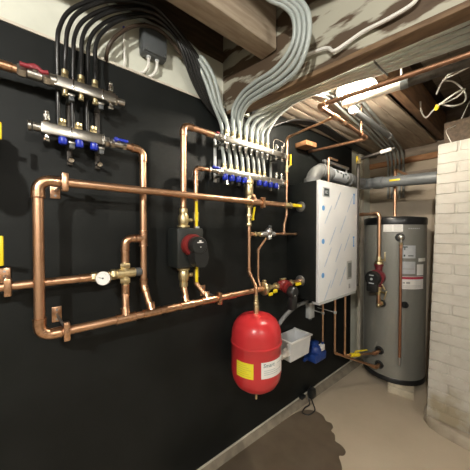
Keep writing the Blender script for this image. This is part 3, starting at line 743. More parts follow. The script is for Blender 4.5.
# ------------------------------------------------------------------ right end of the headers, into heater side
HYs = 1.40
t = thing('heater_stub', 'upper copper stub with yellow valve entering the heater side', 'pipe', (HX,1.3,HZ))
MB().cyl((HX,1.27,HZ),(HX,1.402,HZ),.0125).build('pipe', COPPER, t)
MB().lathe([(.012,-.002),(.036,-.002),(.034,-.010),(.018,-.014)],(HX,HYs,HZ),(0,1,0),24).build('wall_flange', ZINC, t)
t = thing('ball_valve', 'brass valve with yellow lever on the upper header beside the heater', 'valve', (HX,1.26,HZ))
m = MB(); m.nut((HX,1.228,HZ),(HX,1.25,HZ),.020); m.cyl((HX,1.25,HZ),(HX,1.285,HZ),.017,n=16,bev=.002); m.nut((HX,1.282,HZ),(HX,1.30,HZ),.019); m.cyl((HX,1.265,HZ),(HX+.02,1.265,HZ+.014),.007,n=10); m.build('valve_body', BRASS, t)
MB().box((HX+.020,1.335,HZ+.002),(.011,.085,.020),.004).build('handle', YELLOW, t)
t = thing('brass_cross', 'brass cross fitting joining the lower header behind the expansion tank pipe', 'fitting', (HX,1.05,LZ))
m = MB(); m.lathe([(.016,0),(.034,.004),(.040,.012),(.040,.020),(.026,.040),(.018,.060)],(HX,1.025,LZ),(0,1,-.03),22); m.cyl((HX,1.045,LZ+.024),(HX,1.045,LZ+.05),.012,n=14,bev=.002); m.build('body', BRASS, t)
m = MB(); m.nut((HX,1.075,LZ),(HX,1.10,LZ),.020); m.build('union_nut', BRASS, t)
MB().box((HX+.036,1.062,LZ-.030),(.012,.03,.018),.004).build('handle', YELLOW, t)
t = thing('circulator_pump', 'small red and black circulator pump right of the expansion tank', 'pump', (HX,1.2,.85))
m = MB(); m.lathe([(.014,0),(.024,.004),(.024,.012),(.020,.016),(.033,.030),(.036,.050),(.033,.070),(.020,.084),(.024,.088),(.024,.096),(.014,.10)],(HX,1.165,LZ-.004),(0,1,0),26); m.build('volute', REDPUMP, t, 'red cast pump housing')
m = MB(); m.cyl((HX,1.095,LZ-.002),(HX,1.165,LZ-.003),.0135,n=16); m.nut((HX,1.135,LZ-.003),(HX,1.165,LZ-.003),.022); m.build('union_nut', BRASS, t)
m = MB(); m.lathe([(.032,0),(.036,.006),(.036,.03)],(HX+.02,1.212,LZ-.012),(1,0,-.15),26); m.build('motor_ring', REDPUMP, t)
m = MB(); m.lathe([(.035,0),(.038,.004),(.038,.036),(.032,.044)],(HX+.045,1.222,LZ-.038),(1,.1,-.1),26)
m.box((HX+.064,1.226,LZ-.092),(.042,.058,.11),.012)
hd2 = m.build('control_head', BLACKPLASTIC, t)
m = MB(); m.cyl((HX+.086,1.222,LZ-.055),(HX+.0885,1.222,LZ-.055),.004,n=10); m.build('button', LABELW, hd2)
m = MB(); m.box((HX,1.215,LZ+.034),(.02,.05,.012),.004); m.build('top_clip', BRASS, t)
MB().box((HX+.03,1.108,LZ-.02),(.014,.030,.020),.004).build('yellow_tag', YELLOW, t, 'yellow valve lever')
t = thing('heater_stub', 'lower copper stub with yellow valve entering the heater side', 'pipe', (HX,1.34,LZ))
MB().cyl((HX,1.275,LZ),(HX,1.402,LZ),.0125).build('pipe', COPPER, t)
MB().lathe([(.012,-.002),(.036,-.002),(.034,-.010),(.018,-.014)],(HX,HYs,LZ),(0,1,0),24).build('wall_flange', ZINC, t)
m = MB(); m.nut((HX,1.285,LZ),(HX,1.31,LZ),.019); m.build('union_nut', BRASS, t)
MB().box((HX+.022,1.345,LZ-.012),(.014,.055,.020),.005).build('handle', YELLOW, t)

# ------------------------------------------------------------------ heater
t = thing('water_heater', 'wall hung water heater with black side and white filmed front', 'heater', (.13,1.66,.785))
HZ0, HZ1, HY0, HY1 = .792, 1.578, 1.40, 1.92
MB().box((.118,(HY0+HY1)/2,(HZ0+HZ1)/2),(.236,HY1-HY0,HZ1-HZ0),.004).build('cabinet', BLACKBOX, t)
fr = MB().box((.249,(HY0+HY1)/2,(HZ0+HZ1)/2),(.026,HY1-HY0+.004,HZ1-HZ0),.006).build('front_cover', FILM, t, 'white front cover under protective film')
MB().box((.235,(HY0+HY1)/2,HZ0-.008),(.05,HY1-HY0-.01,.018),.003).build('bottom_rail', GREYLIGHT, t)
FXh = .2622
lg = MB().box((FXh,1.472,1.505),(.003,.085,.062),.001).build('logo_badge', LABELG, fr, 'small square badge')
m = MB(); m.box((FXh+.002,1.476,1.522),(.002,.058,.014)); m.box((FXh+.002,1.476,1.488),(.002,.058,.014)); m.box((FXh+.002,1.4525,1.505),(.002,.010,.04)); m.box((FXh+.002,1.4995,1.505),(.002,.010,.04)); m.box((FXh+.002,1.482,1.505),(.002,.012,.012)); m.build('badge_frame', INK, lg)
cp = MB().box((FXh,1.795,.965),(.004,.075,.135),.001).build('control_panel', GREYDOOR, fr, 'grey control panel window')
m = MB(); m.box((FXh+.0025,1.800,.965),(.002,.05,.105)); m.build('screen', mat('dull screen', (.16,.17,.16), .25), cp)
MB().box((FXh,1.80,.845),(.003,.026,.032),.001).build('status_sticker', INKG, fr)
for z in (1.40,1.185,.965): MB().cyl((FXh-.001,1.440,z),(FXh+.001,1.440,z),.017,n=20).build('tape_dot', BLUEDOT, fr, 'blue dot of tape')
def stroke(m, y, z, L, w, ang):
    m.box((FXh-.0002,y,z),(.0016,w,L), 0, Matrix.Rotation(ang,3,'X'))
random.seed(3)
for (y, z) in ((1.50,1.36),(1.62,1.46),(1.56,1.22),(1.70,1.30),(1.50,1.08),(1.64,1.10),(1.76,1.17),(1.58,.93),(1.70,.93),(1.50,.86),(1.80,1.45)):
    m = MB()
    for k in range(5):
        q = (k-2)*.026
        stroke(m, y+q*.62, z+q*.9, .0345, .011 if k in (1,3) else .007, -.6)
    m.build('film_print', PRINT, fr)
for (y, z) in ((1.862,1.49),(1.862,1.17)):
    m = MB(); m.box((FXh,y,z),(.0018,.010,.075)); m.box((FXh,y,z+.035),(.0018,.022,.012)); m.box((FXh,y,z-.03),(.0018,.020,.01)); m.build('film_print', BLUEDOT, fr)
# vent pipe
VPX = .15; vr = .044
t = thing('vent_pipe', 'thick grey plastic vent pipe over the heater to the brick column', 'pipe', (VPX,1.485,1.57))
ang = [(VPX, 1.600-.115*math.cos(R(a)), 1.562+.115*math.sin(R(a))) for a in range(0,91,9)]
el = MB(); el.tube([(VPX,1.485,1.572)]+[V(p)+V((0,0,.0)) for p in ang[1:]], vr*1.12, 24)
el.lathe([(vr*1.24,0),(vr*1.24,.035)],(VPX,1.485,1.577),(0,0,1),24); el.lathe([(vr*1.24,0),(vr*1.24,.045)],(VPX,1.575,1.677),(0,1,0),24)
el.build('elbow', PVC, t)
MB().cyl((VPX,1.61,1.677),(VPX,2.24,1.672),vr,n=28).build('pipe', PVC, t)
m = MB()
for k in range(4): m.torus((VPX,1.63+.018*k,1.677),(0,1,0),vr*1.03,.006,28,8)
m.build('ribbed_collar', PVC, t)
cl = MB().cyl((VPX,1.72,1.676),(VPX,1.93,1.6745),vr*1.05,n=28).build('wrapped_label', LABELG, t, 'pale printed wrap')
m = MB()
for (y, z, w, h_) in ((1.75,.02,.030,.022),(1.80,.012,.022,.010),(1.83,-.004,.016,.026),(1.87,.012,.03,.012),(1.905,-.008,.018,.02)):
    a = math.asin(max(-1,min(1,z/(vr*1.05)))); m.box((VPX+vr*1.056*math.cos(a),y,1.676+z),(.003,w,h_),0,Matrix.Rotation(-a,3,'Y'))
m.build('print_block', INK, cl)
MB().lathe([(vr*1.0,0),(vr*1.16,0),(vr*1.16,.05),(vr*1.0,.05)],(VPX,1.99,1.674),(0,1,0),28).build('clamp_band', PVC, t)
pa = [(VPX+.075-.075*math.cos(R(a)), 2.24+.075*math.sin(R(a)), 1.671) for a in range(0,91,9)]
MB().tube(pa, vr*1.12, 24).build('elbow', PVCD, t)
MB().cyl((VPX+.075,2.315,1.671),(.695,2.315,1.648),vr,n=28).build('pipe', PVCD, t)
MB().cyl((.235,2.315,1.670),(.30,2.315,1.668),vr*1.15,n=28,bev=.003).build('coupling', PVCD, t)
MB().cyl((.670,2.315,1.650),(.680,2.315,1.649),vr*1.03,n=28).build('end_tape', YELLOW, t, 'ring of yellow tape')
m = MB().box((.40,2.268,1.666),(.075,.004,.014),.001); m.build('yellow_tape', YELLOW, t, 'strip of yellow tape')
# bits around heater top
t = thing('gas_pipe', 'dark iron gas pipe with yellow valve rising behind the far heater edge', 'pipe', (.245,1.965,.85))
MB().cyl((.245,1.965,.82),(.245,1.965,1.79),.0105,n=14).build('pipe', DARKIRON, t)
m = MB(); m.nut((.245,1.965,1.775),(.245,1.965,1.80),.018); m.cyl((.245,1.965,1.80),(.262,1.965,1.815),.013,n=12); m.build('valve_body', BRASS, t)
MB().box((.24,1.955,1.812),(.012,.012,.05),.003).build('handle', YELLOW, t)
MB().cyl((.255,1.965,1.812),(.49,1.985,1.84),.0105,n=14).build('pipe', DARKIRON, t)
MB().cyl((.40,1.977,1.829),(.47,1.983,1.838),.0135,n=14).build('pipe_tape', LABELW, t, 'white thread tape')
t = thing('support_strut', 'thin galvanised strut above the heater holding the vent pipe', 'bracket', (.1,1.8,1.73))
m = MB(); m.box((.155,1.80,1.758),(.024,.36,.018),.002); m.box((.155,1.64,1.74),(.012,.012,.05),.002); m.box((.155,1.96,1.74),(.012,.012,.05),.002); m.build('rail', ZINC, t)
t = thing('copper_riser', 'thin copper pipe rising from the top of the heater', 'pipe', (.20,1.60,1.57))
pipe_run(t, [(.205,1.60,1.574),(.205,1.60,1.765),(.205,1.72,1.767)], .0065, er=2.2)

# ceiling copper
t = thing('ceiling_pipe', 'old copper pipe running under the ceiling towards the right edge', 'pipe', (.7,1.12,1.86))
pipe_run(t, [(2.6,1.48,1.885),(.445,1.08,1.862),(.435,1.25,1.868),(.42,1.70,1.86),(.001,1.665,1.868)], .0105, COPPER_OLD, COPPER_FIT)
tee(t, (.434,1.262,1.868), (0,1,0), (-1,0,0), .0105, .0075)
coupling(t, (.43,1.36,1.866), (0,1,0), .0105)
t = thing('ceiling_hanger', 'thin copper hanger rod between pipe and ceiling beyond the lit bulb', 'hanger', (.425,1.60,1.87))
MB().cyl((.424,1.60,1.862),(.424,1.60,2.052),.006,n=10).build('rod', COPPER_OLD, t)
MB().torus((.424,1.60,1.862),(0,1,0),.0125,.004,16,6).build('ring', COPPER_OLD, t)
# drain pipe under ceiling
t = thing('drain_pipe', 'pale pipe under the ceiling just right of the lit bulb', 'pipe', (.46,1.33,1.95))
MB().cyl((.455,1.335,1.952),(.72,1.3763,1.9544),.0185,n=20).build('pipe', WHITEPVC, t)
MB().cyl((.72,1.3763,1.9544),(1.9,1.56,1.965),.0185,n=20).build('pipe', DARKIRON, t, 'unlit length of the same pipe, shade painted dark')  # one pipe: bulb-lit end coloured white, shaded length coloured dark
MB().cyl((.705,1.374,1.9543),(.735,1.3786,1.9546),.0215,n=20).build('coupling', PVCD, t)
m = MB(); m.sphere((.455,1.335,1.952),.0215,(1,1,1)); m.cyl((.45,1.334,1.952),(.50,1.342,1.952),.0215,n=20); m.build('end_cap', WHITEPVC, t)
t = thing('drain_pipe', 'dark grey pipe under the ceiling going back towards the tank', 'pipe', (.43,1.7,1.95))
MB().cyl((.437,1.46,1.965),(.432,2.06,1.955),.0185,n=20).build('pipe', PVCD, t)
MB().cyl((.437,1.45,1.965),(.437,1.485,1.964),.0225,n=20,bev=.003).build('coupling', WHITEPVC, t)
MB().cyl((.432,2.03,1.955),(.432,2.07,1.955),.0225,n=20,bev=.003).build('end_cap', PVC, t)
t = thing('work_light', 'thin white stick light hung under the ceiling right of the bulb', 'light', (.8,1.40,1.97))
MB().cyl((.765,1.402,1.962),(.885,1.422,1.985),.010,n=14,bev=.003).build('stick', WHITEPVC, t)
MB().tube(spline([(.765,1.402,1.962),(.735,1.392,1.958),(.715,1.385,1.972),(.705,1.385,2.02),(.70,1.39,2.12),(.69,1.40,2.33)]), .005, 8).build('cable', WHITEPVC, t)
# loose cables
def cable(pts, r, lab, m=None, grp='loose white cables', nm='loose_cable'):
    return rebase(tag(MB().tube(spline(pts,10), r, 8).build(nm, m or WHITEPVC), lab, 'cable', grp))
cable([(.632,2.0,2.115),(.632,2.02,2.06),(.64,2.10,2.035),(.70,2.0,2.03),(.76,1.92,2.03),(.82,1.92,2.06),(.85,2.0,2.10),(.80,2.08,2.10),(.74,2.02,2.06)], .005, 'loose white cable drooping from the brown joist towards a yellow connector')
cable([(.74,1.95,2.04),(.80,2.0,2.02),(.84,2.08,2.06),(.83,2.12,2.14),(.79,2.05,2.19),(.76,1.94,2.17),(.80,1.86,2.14),(.86,1.88,2.16),(.955,1.90,2.20)], .005, 'loose white cable coiled near the right edge above the brick column')
cable([(.72,1.98,2.12),(.75,1.92,2.14),(.78,1.84,2.12),(.82,1.80,2.13),(.955,1.84,2.18)], .005, 'loose white cable curling highest above the yellow connector')
cable([(.86,2.10,2.06),(.80,2.16,1.96),(.76,2.05,1.90),(.775,2.025,1.84),(.79,2.03,1.80)], .0018, 'thin cable hanging down over the top of the brick column')
t = thing('wire_connector', 'small yellow wire connector among loose cables at upper right', 'connector', (.73,1.96,2.02))
m = MB(); m.lathe([(.012,0),(.012,.02),(.008,.032)],(.735,1.945,2.036),(-.4,.3,-1),12); m.build('cap', YELLOW, t)
cable([(.46,.893,2.00),(.58,.910,1.985),(.62,.905,1.95),(.66,.918,1.96),(.72,.93,1.975),(.80,.94,1.975),(.87,.948,1.985),(.885,.95,2.03),(.87,.945,2.09),(.85,.94,2.16),(.84,.93,2.25)], .0065, 'white cable clipped along the near face of the flaking beam')
cable([(.93,.958,1.975),(.98,.965,1.99),(1.0,.965,2.04),(.985,.96,2.12),(.98,.955,2.2)], .0065, 'short white cable curving up the flaking beam at upper right')

# bulbs
def bulb(p, m, lab, drop=0, dish=False):
    p = V(p); t = thing('light_bulb', lab, 'lamp', p)
    MB().lathe([(.042,.0),(.046,.006),(.044,.02),(.024,.034),(.022,.055)], p+V((0,0,.085 if drop else .066)), (0,0,-1), 24).build('lamp_holder', PORCELAIN, t)
    if dish: MB().lathe([(.024,.062),(.06,.058),(.092,.030),(.098,.014),(.096,.013),(.089,.027),(.058,.053),(.024,.056)], p, (0,0,1), 36, caps=False).build('reflector_dish', PORCELAIN, t)
    if drop: MB().cyl(p+V((0,0,.08)), p+V((0,0,.08+drop)), .006, n=8).build('cord', BLACKPLASTIC, t)
    MB().lathe([(.013,.055),(.015,.044),(.024,.025),(.030,.005),(.030,-.006),(.024,-.022),(.012,-.031),(.001,-.033)], p, (0,0,1), 24).build('glass', m, t)
bulb((.515,1.325,1.99), BULBM, 'lit round bulb in a white holder under the pale ceiling planks', 0, True)
bulb((1.40,-.85,2.03), BULBM2, 'lit bulb hanging in a white holder behind the viewer', .27)
bulb((2.35,.15,2.03), BULBFILL, 'added unseen fill bulb hanging in a white holder right of the viewer', .27)  # fill lamp added out of view to brighten the room

# ------------------------------------------------------------------ below heater
def heater_pipe(lab, pts, r=.0085):
    t = thing('copper_riser', lab, 'pipe', pts[0]); pipe_run(t, pts, r, er=2.2); return t
t = heater_pipe('left copper pipe under the heater, ending at blue pump', [(.10,1.715,.795),(.10,1.715,.40)], .007)
MB().cyl((-.002,1.715,.62),(.10,1.715,.62),.0035,n=8).cyl((.10,1.715,.612),(.10,1.715,.628),.012,n=14).build('standoff', GREYLIGHT, t)
t = heater_pipe('middle copper pipe under the heater, bending low towards the tank', [(.15,1.805,.795),(.15,1.805,.30),(.285,2.19,.118)])
MB().cyl((-.002,1.805,.62),(.15,1.805,.62),.0035,n=8).cyl((.15,1.805,.612),(.15,1.805,.628),.013,n=14).build('standoff', GREYLIGHT, t)
coupling(t, (.262,2.125,.148), (.135,.385,-.18), .0085, 1.6)
t = heater_pipe('right copper pipe under the heater, feeding the yellow valve', [(.19,1.885,.795),(.19,1.885,.270),(.30,2.185,.235)])
m = MB(); q = V((.30,2.185,.235)); 
t = thing('ball_valve', 'yellow ball valve with long lever low beside the grey tank', 'valve', (.225,1.985,.25))
d = V((.11,.30,-.035)).normalized(); q = V((.225,1.981,.258))
m = MB(); m.cyl(q-d*.03, q+d*.03, .016, n=16, bev=.003); m.nut(q-d*.045,q-d*.025,.017); m.nut(q+d*.025,q+d*.045,.017); m.cyl(q, q+V((.003,0,.026)), .006, n=10); m.build('valve_body', YELLOW, t)
rot = V((0,0,1)).rotation_difference(V((.10,.27,-.02)).normalized()).to_matrix()
m = MB().box(q+V((.03,.05,.030)), (.012,.006,.125), .003, rot); m.build('handle', YELLOW, t)
t = thing('switch_box', 'small light grey box on the wall under the heater', 'box', (.0,1.63,.565))
m = MB(); m.box((.018,1.668,.635),(.04,.065,.125),.005); m.build('box_body', GREYLIGHT, t)
m = MB(); m.nut((.018,1.668,.574),(.018,1.668,.556),.014); m.build('gland', GREYBOX, t)
rebase(tag(MB().tube(spline([(.035,1.60,.735),(.075,1.52,.735),(.085,1.42,.735),(.085,1.32,.708),(.075,1.245,.655),(.06,1.20,.59),(.04,1.17,.50)]), .0135, 12).build('flexible_conduit', PVC), 'grey flexible conduit arching behind the red expansion tank', 'conduit'))
# white neutraliser box
t = thing('condensate_box', 'open translucent white box on the wall between red tank and blue pump', 'box', (.09,1.38,.375))
def openbox(x0,x1,y0,y1,z0,z1,th,fl):
    m = MB(); o = [(x0-fl,y0-fl),(x1+fl,y0-fl),(x1+fl,y1+fl),(x0-fl,y1+fl)]; b_ = [(x0,y0),(x1,y0),(x1,y1),(x0,y1)]
    ip = [(x0-fl+th,y0-fl+th),(x1+fl-th,y0-fl+th),(x1+fl-th,y1+fl-th),(x0-fl+th,y1+fl-th)]; ib = [(x0+th,y0+th),(x1-th,y0+th),(x1-th,y1-th),(x0+th,y1-th)]
    lv = [[m.bm.verts.new((x,y,z)) for x,y in L] for L, z in ((b_,z0),(o,z1),(ip,z1),(ib,z0+th))]
    m.bm.faces.new(lv[0][::-1]); m.bm.faces.new(lv[3])
    for i in range(3):
        for k in range(4): m.bm.faces.new((lv[i][k],lv[i][(k+1)%4],lv[i+1][(k+1)%4],lv[i+1][k]))
    return m
openbox(.022,.135,1.275,1.475,.400,.535,.006,.012).build('tub', CLEARWHITE, t)
m = MB(); m.box((.077,1.265,.531),(.15,.014,.010),.002); m.box((.077,1.487,.531),(.15,.014,.010),.002); m.box((.150,1.376,.531),(.012,.235,.010),.002); m.build('rim', WHITE, t)
m = MB(); m.box((.0785,1.375,.43),(.08,.15,.01)); m.cyl((.08,1.30,.43),(.08,1.45,.43),.02,n=14); m.build('filter_core', LABELG, t)
m = MB(); m.box((.006,1.375,.47),(.012,.12,.09),.002); m.build('wall_hook', WHITE, t)
m = MB(); m.cyl((.11,1.205,.452),(.11,1.272,.462),.022,n=18,bev=.003); m.nut((.11,1.24,.458),(.11,1.27,.462),.029); m.cyl((.11,1.17,.448),(.11,1.22,.454),.016,n=16); m.build('inlet_fitting', WHITEPVC, t)
m = MB(); m.cyl((.12,1.255,.515),(.128,1.262,.515),.008,n=10); m.build('latch', WHITE, t)
# blue pump
t = thing('condensate_pump', 'small blue pump low on the wall below the heater pipes', 'pump', (.08,1.66,.26))
m = MB(); m.box((.06,1.675,.296),(.11,.15,.065),.012); m.lathe([(.048,0),(.048,.022),(.036,.046),(.026,.052)],(.065,1.67,.327),(0,0,1),22); m.build('casing', BLUEPUMP, t)
m = MB(); m.box((.055,1.668,.388),(.05,.06,.026),.006); m.cyl((.09,1.715,.33),(.10,1.715,.40),.010,n=12); m.build('motor_cap', BLUEPUMP, t)
m = MB(); m.box((.100,1.70,.360),(.03,.045,.045),.004); m.build('label_plate', LABELW, t)
m = MB(); m.cyl((.06,1.565,.30),(.06,1.53,.30),.012,n=12); m.build('outlet', BLUEPUMP, t)
m = MB(); m.box((.004,1.66,.31),(.012,.16,.05),.002); m.build('wall_bracket', BLACKPLASTIC, t)
# black device at the curb
t = thing('floor_sensor', 'small black device with looped black cable lying on the curb', 'sensor', (.06,1.62,FZ))
m = MB(); m.box((.042,1.66,-.008),(.05,.06,.07),.012); m.cyl((.042,1.66,.02),(.042,1.66,.04),.014,n=12); m.box((.02,1.57,-.012),(.03,.05,.022),.005); m.build('body', BLACKPLASTIC, t)
m = MB(); m.tube(spline([(.05,1.63,-.02),(.09,1.60,-.035),(.13,1.565,-.05),(.125,1.50,-.055),(.085,1.48,-.055),(.07,1.53,-.05),(.075,1.58,-.045),(.05,1.60,-.01)]), .0045, 8); m.build('cable', BLACKTUBE, t)

# damp stain on the floor
pts = [(.030,.55),(.032,.80),(.038,1.10),(.046,1.40),(.075,1.52),(.13,1.57),(.19,1.575),(.23,1.545),(.262,1.555),(.29,1.53),(.295,1.495),(.325,1.485),(.345,1.455),(.355,1.44),(.395,1.44),(.43,1.42),(.435,1.385),(.42,1.36),(.455,1.32),(.475,1.28),(.46,1.22),(.47,1.12),(.42,1.0),(.38,.8),(.30,.62),(.2,.52)]
sp = [V((a,b_,FZ+.0002)) for a, b_ in pts]
cl_ = sp + [sp[0]]
dense = spline([tuple(p) for p in cl_], 4)[:-1]
m = MB().prism(dense, (0,0,.0012))
o = tag(m.build('damp_patch', WETPATCH), 'dark damp patch on the concrete floor in front of the curb', 'water stain')

# ------------------------------------------------------------------ storage tank
C = (.327,2.5); TR2 = .235
t = thing('storage_tank', 'tall grey hot water storage tank standing beside brick column', 'tank', (C[0],C[1],0))
MB().lathe([(.225,.005),(TR2,.012),(TR2,1.30),(TR2-.001,1.312)],(C[0],C[1],0),(0,0,1),72).build('jacket', TANKGREY, t)
MB().lathe([(TR2+.003,1.305),(TR2+.004,1.31),(TR2+.004,1.352),(TR2-.004,1.366),(.16,1.376),(.01,1.380)],(C[0],C[1],0),(0,0,1),72).build('top_rim', TANKBLACK, t, 'black top rim')
MB().lathe([(TR2-.01,-.004),(TR2+.004,-.004),(TR2+.005,.03),(TR2+.001,.036)],(C[0],C[1],0),(0,0,1),72).build('base_rim', TANKBLACK, t, 'black base rim')
def tl(name, f0, f1, z0, z1, m, lab=None, par=None, d=.0005, th=.001):
    return MB().cylpatch(C, TR2+d, R(f0), R(f1), z0, z1, th, 14).build(name, m, par or t, lab)
l1 = tl('paper_label', -91, -57.5, 1.246, 1.323, LABELW, 'white paper label under the black rim')
for a, b_ in ((-89,-75.5),(-73.5,-60)):
    pass
m = MB()
for k in range(6):
    m.cylpatch(C, TR2+.0015, R(-89), R(-76), 1.255+k*.010, 1.2575+k*.010, .0003, 6); m.cylpatch(C, TR2+.0015, R(-73), R(-60), 1.255+k*.010, 1.2575+k*.010, .0003, 6)
m.build('fine_print', INKG, l1)
l2 = tl('grey_label', -59, -34, 1.032, 1.135, LABELG)
m = MB(); m.cylpatch(C, TR2+.0015, R(-57), R(-49), 1.118, 1.128, .0003, 6); m.cylpatch(C, TR2+.0015, R(-55), R(-53), 1.098, 1.118, .0003, 3); m.cylpatch(C, TR2+.0015, R(-56), R(-53), 1.045, 1.062, .0003, 3); m.cylpatch(C, TR2+.0015, R(-48), R(-38), 1.048, 1.056, .0003, 6); m.build('fine_print', INK, l2)
l3 = tl('grey_label', -59, -34, .906, 1.005, LABELG)
m = MB(); m.cylpatch(C, TR2+.0015, R(-57), R(-36), .942, .950, .0003, 8); m.build('fine_print', INKG, l3)
tl('small_label', -27, -6, 1.005, 1.032, LABELW, 'small white strip label')
tl('pale_label', -30.5, -13, .894, .982, LABELW, 'pale upright label')
l4 = tl('warning_label', -61, -13, .782, .885, LABELW, 'white warning label with red band')
tl('red_band', -61, -13, .862, .882, LABELR, None, l4, .0016, .0004)
m = MB(); m.cylpatch(C, TR2+.0016, R(-57), R(-53), .828, .838, .0003, 3); m.cylpatch(C, TR2+.0016, R(-51), R(-44), .826, .842, .0003, 3)
for k in range(3): m.cylpatch(C, TR2+.0016, R(-57), R(-20), .792+k*.009, .794+k*.009, .0003, 8)
m.build('fine_print', INKG, l4)
m = MB()
for k in range(6): m.cylpatch(C, TR2+.0005, R(-48+4.2*k), R(-45.4+4.2*k), 1.268, 1.276, .0004, 2)
m.build('brand_marks', LABELG, t)
def port(phi, z, r, nm='port', m_=None, L=.02):
    d = V((math.cos(R(phi)), math.sin(R(phi)), 0)); p = V((C[0],C[1],z))+d*(TR2-.004)
    return MB().lathe([(r,0),(r*1.0,L*.5),(r*.85,L),(r*.5,L),(r*.45,L*.4),(.001,L*.4)], p, d, 24).build(nm, m_ or BLACKPLASTIC, t)
port(-53, .655, .027, 'port'); port(-96, .235, .034, 'port'); port(-96, .113, .034, 'port'); port(-62,1.20,.034,'port'); port(-92,.64,.030,'port')
# relief valve and discharge
d = V((math.cos(R(-62)), math.sin(R(-62)), 0)); rp = V((C[0],C[1],1.20))+d*(TR2+.018)
t = thing('relief_valve', 'chrome relief valve on upper front of the grey tank', 'valve', rp)
m = MB(); m.lathe([(.018,-.01),(.022,0),(.022,.018),(.015,.03),(.006,.034)], rp-d*.004, d, 20); m.cyl(rp+d*.012, rp+d*.012-V((0,0,.045)), .012, n=14); m.build('valve_body', CHROME, t)
m = MB(); m.nut(rp+d*.012-V((0,0,.04)), rp+d*.012-V((0,0,.06)), .014); m.build('outlet_nut', BRASS, t)
t = thing('discharge_pipe', 'long vertical copper discharge pipe down the front of the grey tank', 'pipe', (rp.x,rp.y,.16))
q = rp+d*.012
MB().cyl((q.x,q.y,1.155),(q.x,q.y,.235),.0105).build('pipe', mat('reddish copper', (.48,.24,.15), .4, 1, noise=(.40,.19,.11), scale=14), t)
MB().cyl((q.x,q.y,.235),(q.x,q.y,.165),.0095).build('tip', ZINC, t)
coupling(t, (q.x,q.y,1.13), (0,0,1), .0105, 1.3)
# recirculation pump group
GX, GY = .315, 2.2
t = thing('supply_pipe', 'copper pipe from the far heater side down to the tank pump', 'pipe', (GX,GY,1.03))
pipe_run(t, [(.14,1.915,1.395),(.14,GY,1.395),(GX,GY,1.395),(GX,GY,1.035)], .0135)
MB().cyl((.14,1.915,1.395),(.14,1.935,1.395),.02,n=16).build('coupling', COPPER_FIT, t)
t = thing('isolation_valve', 'brass flange valve with upright yellow lever above the tank pump', 'valve', (GX,GY,1.0))
m = MB(); m.lathe([(.016,.05),(.019,.04),(.019,.015),(.030,.008),(.033,0),(.033,-.012),(.018,-.014)],(GX,GY,.992),(0,0,1),22); m.cyl((GX,GY,1.018),(GX+.048,GY-.02,1.018),.007,n=10); m.build('valve_body', BRASS, t)
MB().box((GX+.052,GY-.022,1.045),(.008,.012,.075),.003).build('handle', BRASS, t)
t = thing('circulator_pump', 'maroon and black circulator pump in front of the grey tank', 'pump', (GX,GY-.03,.80))
m = MB(); m.cyl((GX,GY,.975),(GX,GY,.80),.026,n=20,bev=.003); m.lathe([(.020,0),(.056,.006),(.060,.02),(.060,.05)],(GX-.004,GY+.01,.875),(0,-1,0),28); m.lathe([(.034,0),(.034,.012)],(GX,GY,.965),(0,0,1),22); m.lathe([(.034,0),(.034,.012)],(GX,GY,.795),(0,0,1),22); m.build('volute', MAROON, t, 'maroon cast housing')
m = MB(); m.lathe([(.058,0),(.060,.004),(.060,.036),(.052,.046)],(GX-.018,GY-.042,.865),(-.10,-1,0),30); m.box((GX-.022,GY-.066,.805),(.085,.044,.10),.012); hd3 = m.build('control_head', BLACKPLASTIC, t)
MB().cyl((GX-.022,GY-.0885,.862),(GX-.022,GY-.0905,.862),.010,n=14).build('button', LABELG, hd3)
MB().box((GX-.022,GY-.089,.893),(.034,.003,.007)).build('logo_mark', LABELG, hd3); MB().box((GX-.022,GY-.089,.828),(.04,.002,.008)).build('face_strip', LABELG, hd3)
t = thing('isolation_valve', 'brass flange valve with yellow levers below the tank pump', 'valve', (GX,GY,.77))
m = MB(); m.lathe([(.018,.014),(.033,.012),(.033,0),(.022,-.008),(.018,-.05),(.015,-.06)],(GX,GY,.782),(0,0,1),22); m.cyl((GX,GY,.752),(GX+.055,GY-.02,.752),.007,n=10); m.cyl((GX,GY-.0,.752),(GX,GY-.035,.752),.009,n=10); m.build('valve_body', BRASS, t)
m = MB(); m.box((GX+.058,GY-.022,.735),(.009,.013,.075),.003, Matrix.Rotation(.25,3,'Y')); m.box((GX+.046,GY-.028,.80),(.009,.012,.05),.003, Matrix.Rotation(-.5,3,'Y')); m.build('handle', BRASS, t)
t = thing('copper_elbow', 'copper elbow turning into the tank below its pump', 'fitting', (GX,GY,.63))
pipe_run(t, [(GX,GY,.725),(GX,GY,.645),(GX,2.268,.645)], .0135)
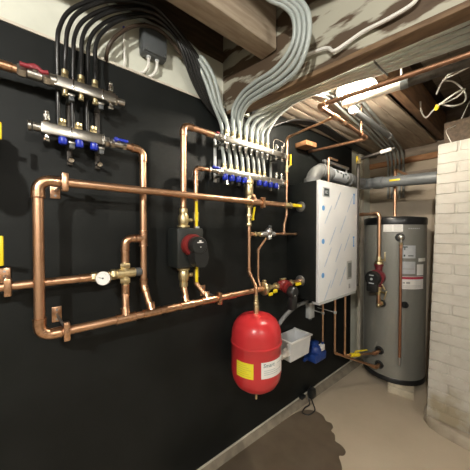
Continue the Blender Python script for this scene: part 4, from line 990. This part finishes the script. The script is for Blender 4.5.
m = MB(); m.nut((GX,2.235,.645),(GX,2.258,.645),.024); m.build('union_nut', BRASS, t)
m = MB(); m.sphere((GX+.004,GY-.012,.64),.016); m.build('drain_cap', BRASS, t)
# tank stubs low
t = thing('copper_elbow', 'upper copper stub elbow at the low front of the tank', 'fitting', (.30,2.2,.235))
pipe_run(t, [(.290,2.158,.238),(.302,2.19,.235),(.302,2.262,.235)], .012, er=1.3)
t = thing('copper_elbow', 'lower copper stub elbow at the low front of the tank', 'fitting', (.30,2.2,.113))
pipe_run(t, [(.272,2.155,.135),(.302,2.195,.113),(.302,2.262,.113)], .012, er=1.3)
# top pipe
t = thing('copper_riser', 'copper pipe rising from the tank top past the vent pipe', 'pipe', (.365,2.395,1.37))
pipe_run(t, [(.365,2.395,1.37),(.365,2.395,1.775),(.365,2.852,1.775)], .011)
coupling(t, (.365,2.395,1.395), (0,0,1), .011, 1.6)
# blocks
def block(c, d, lab, rz=0):
    return rebase(tag(MB().box(c, d, .004, Matrix.Rotation(rz,3,'Z')).build('support_block', mat('pale block', (.62,.55,.42), .8, noise=(.5,.44,.33), scale=20, bump=.3)), lab, 'block', 'tank support blocks'))
block((.452,2.30,-.032), (.175,.14,.0555), 'pale support block under the right front of the grey tank', .25)
block((.20,2.55,-.032), (.12,.20,.0555), 'support block under the left side of the grey tank', .1)

# ------------------------------------------------------------------ world, camera, view
w = bpy.data.worlds.new('World'); SC.world = w; w.use_nodes = True
w.node_tree.nodes['Background'].inputs[0].default_value = (.9,.95,1,1); w.node_tree.nodes['Background'].inputs[1].default_value = .02
cam = bpy.data.cameras.new('camera'); co = bpy.data.objects.new('camera', cam); COL.objects.link(co)
co.location = (1.12,0,1.254); co.rotation_euler = (R(89.0), 0, math.atan(298/245)); cam.sensor_width = 36; cam.lens = 36*245/470; cam.clip_start = .02
SC.camera = co
vs_ = SC.view_settings; vs_.view_transform = 'Standard'; vs_.look = 'None'; vs_.gamma = 1; vs_.use_curve_mapping = False; vs_.exposure = 2.3
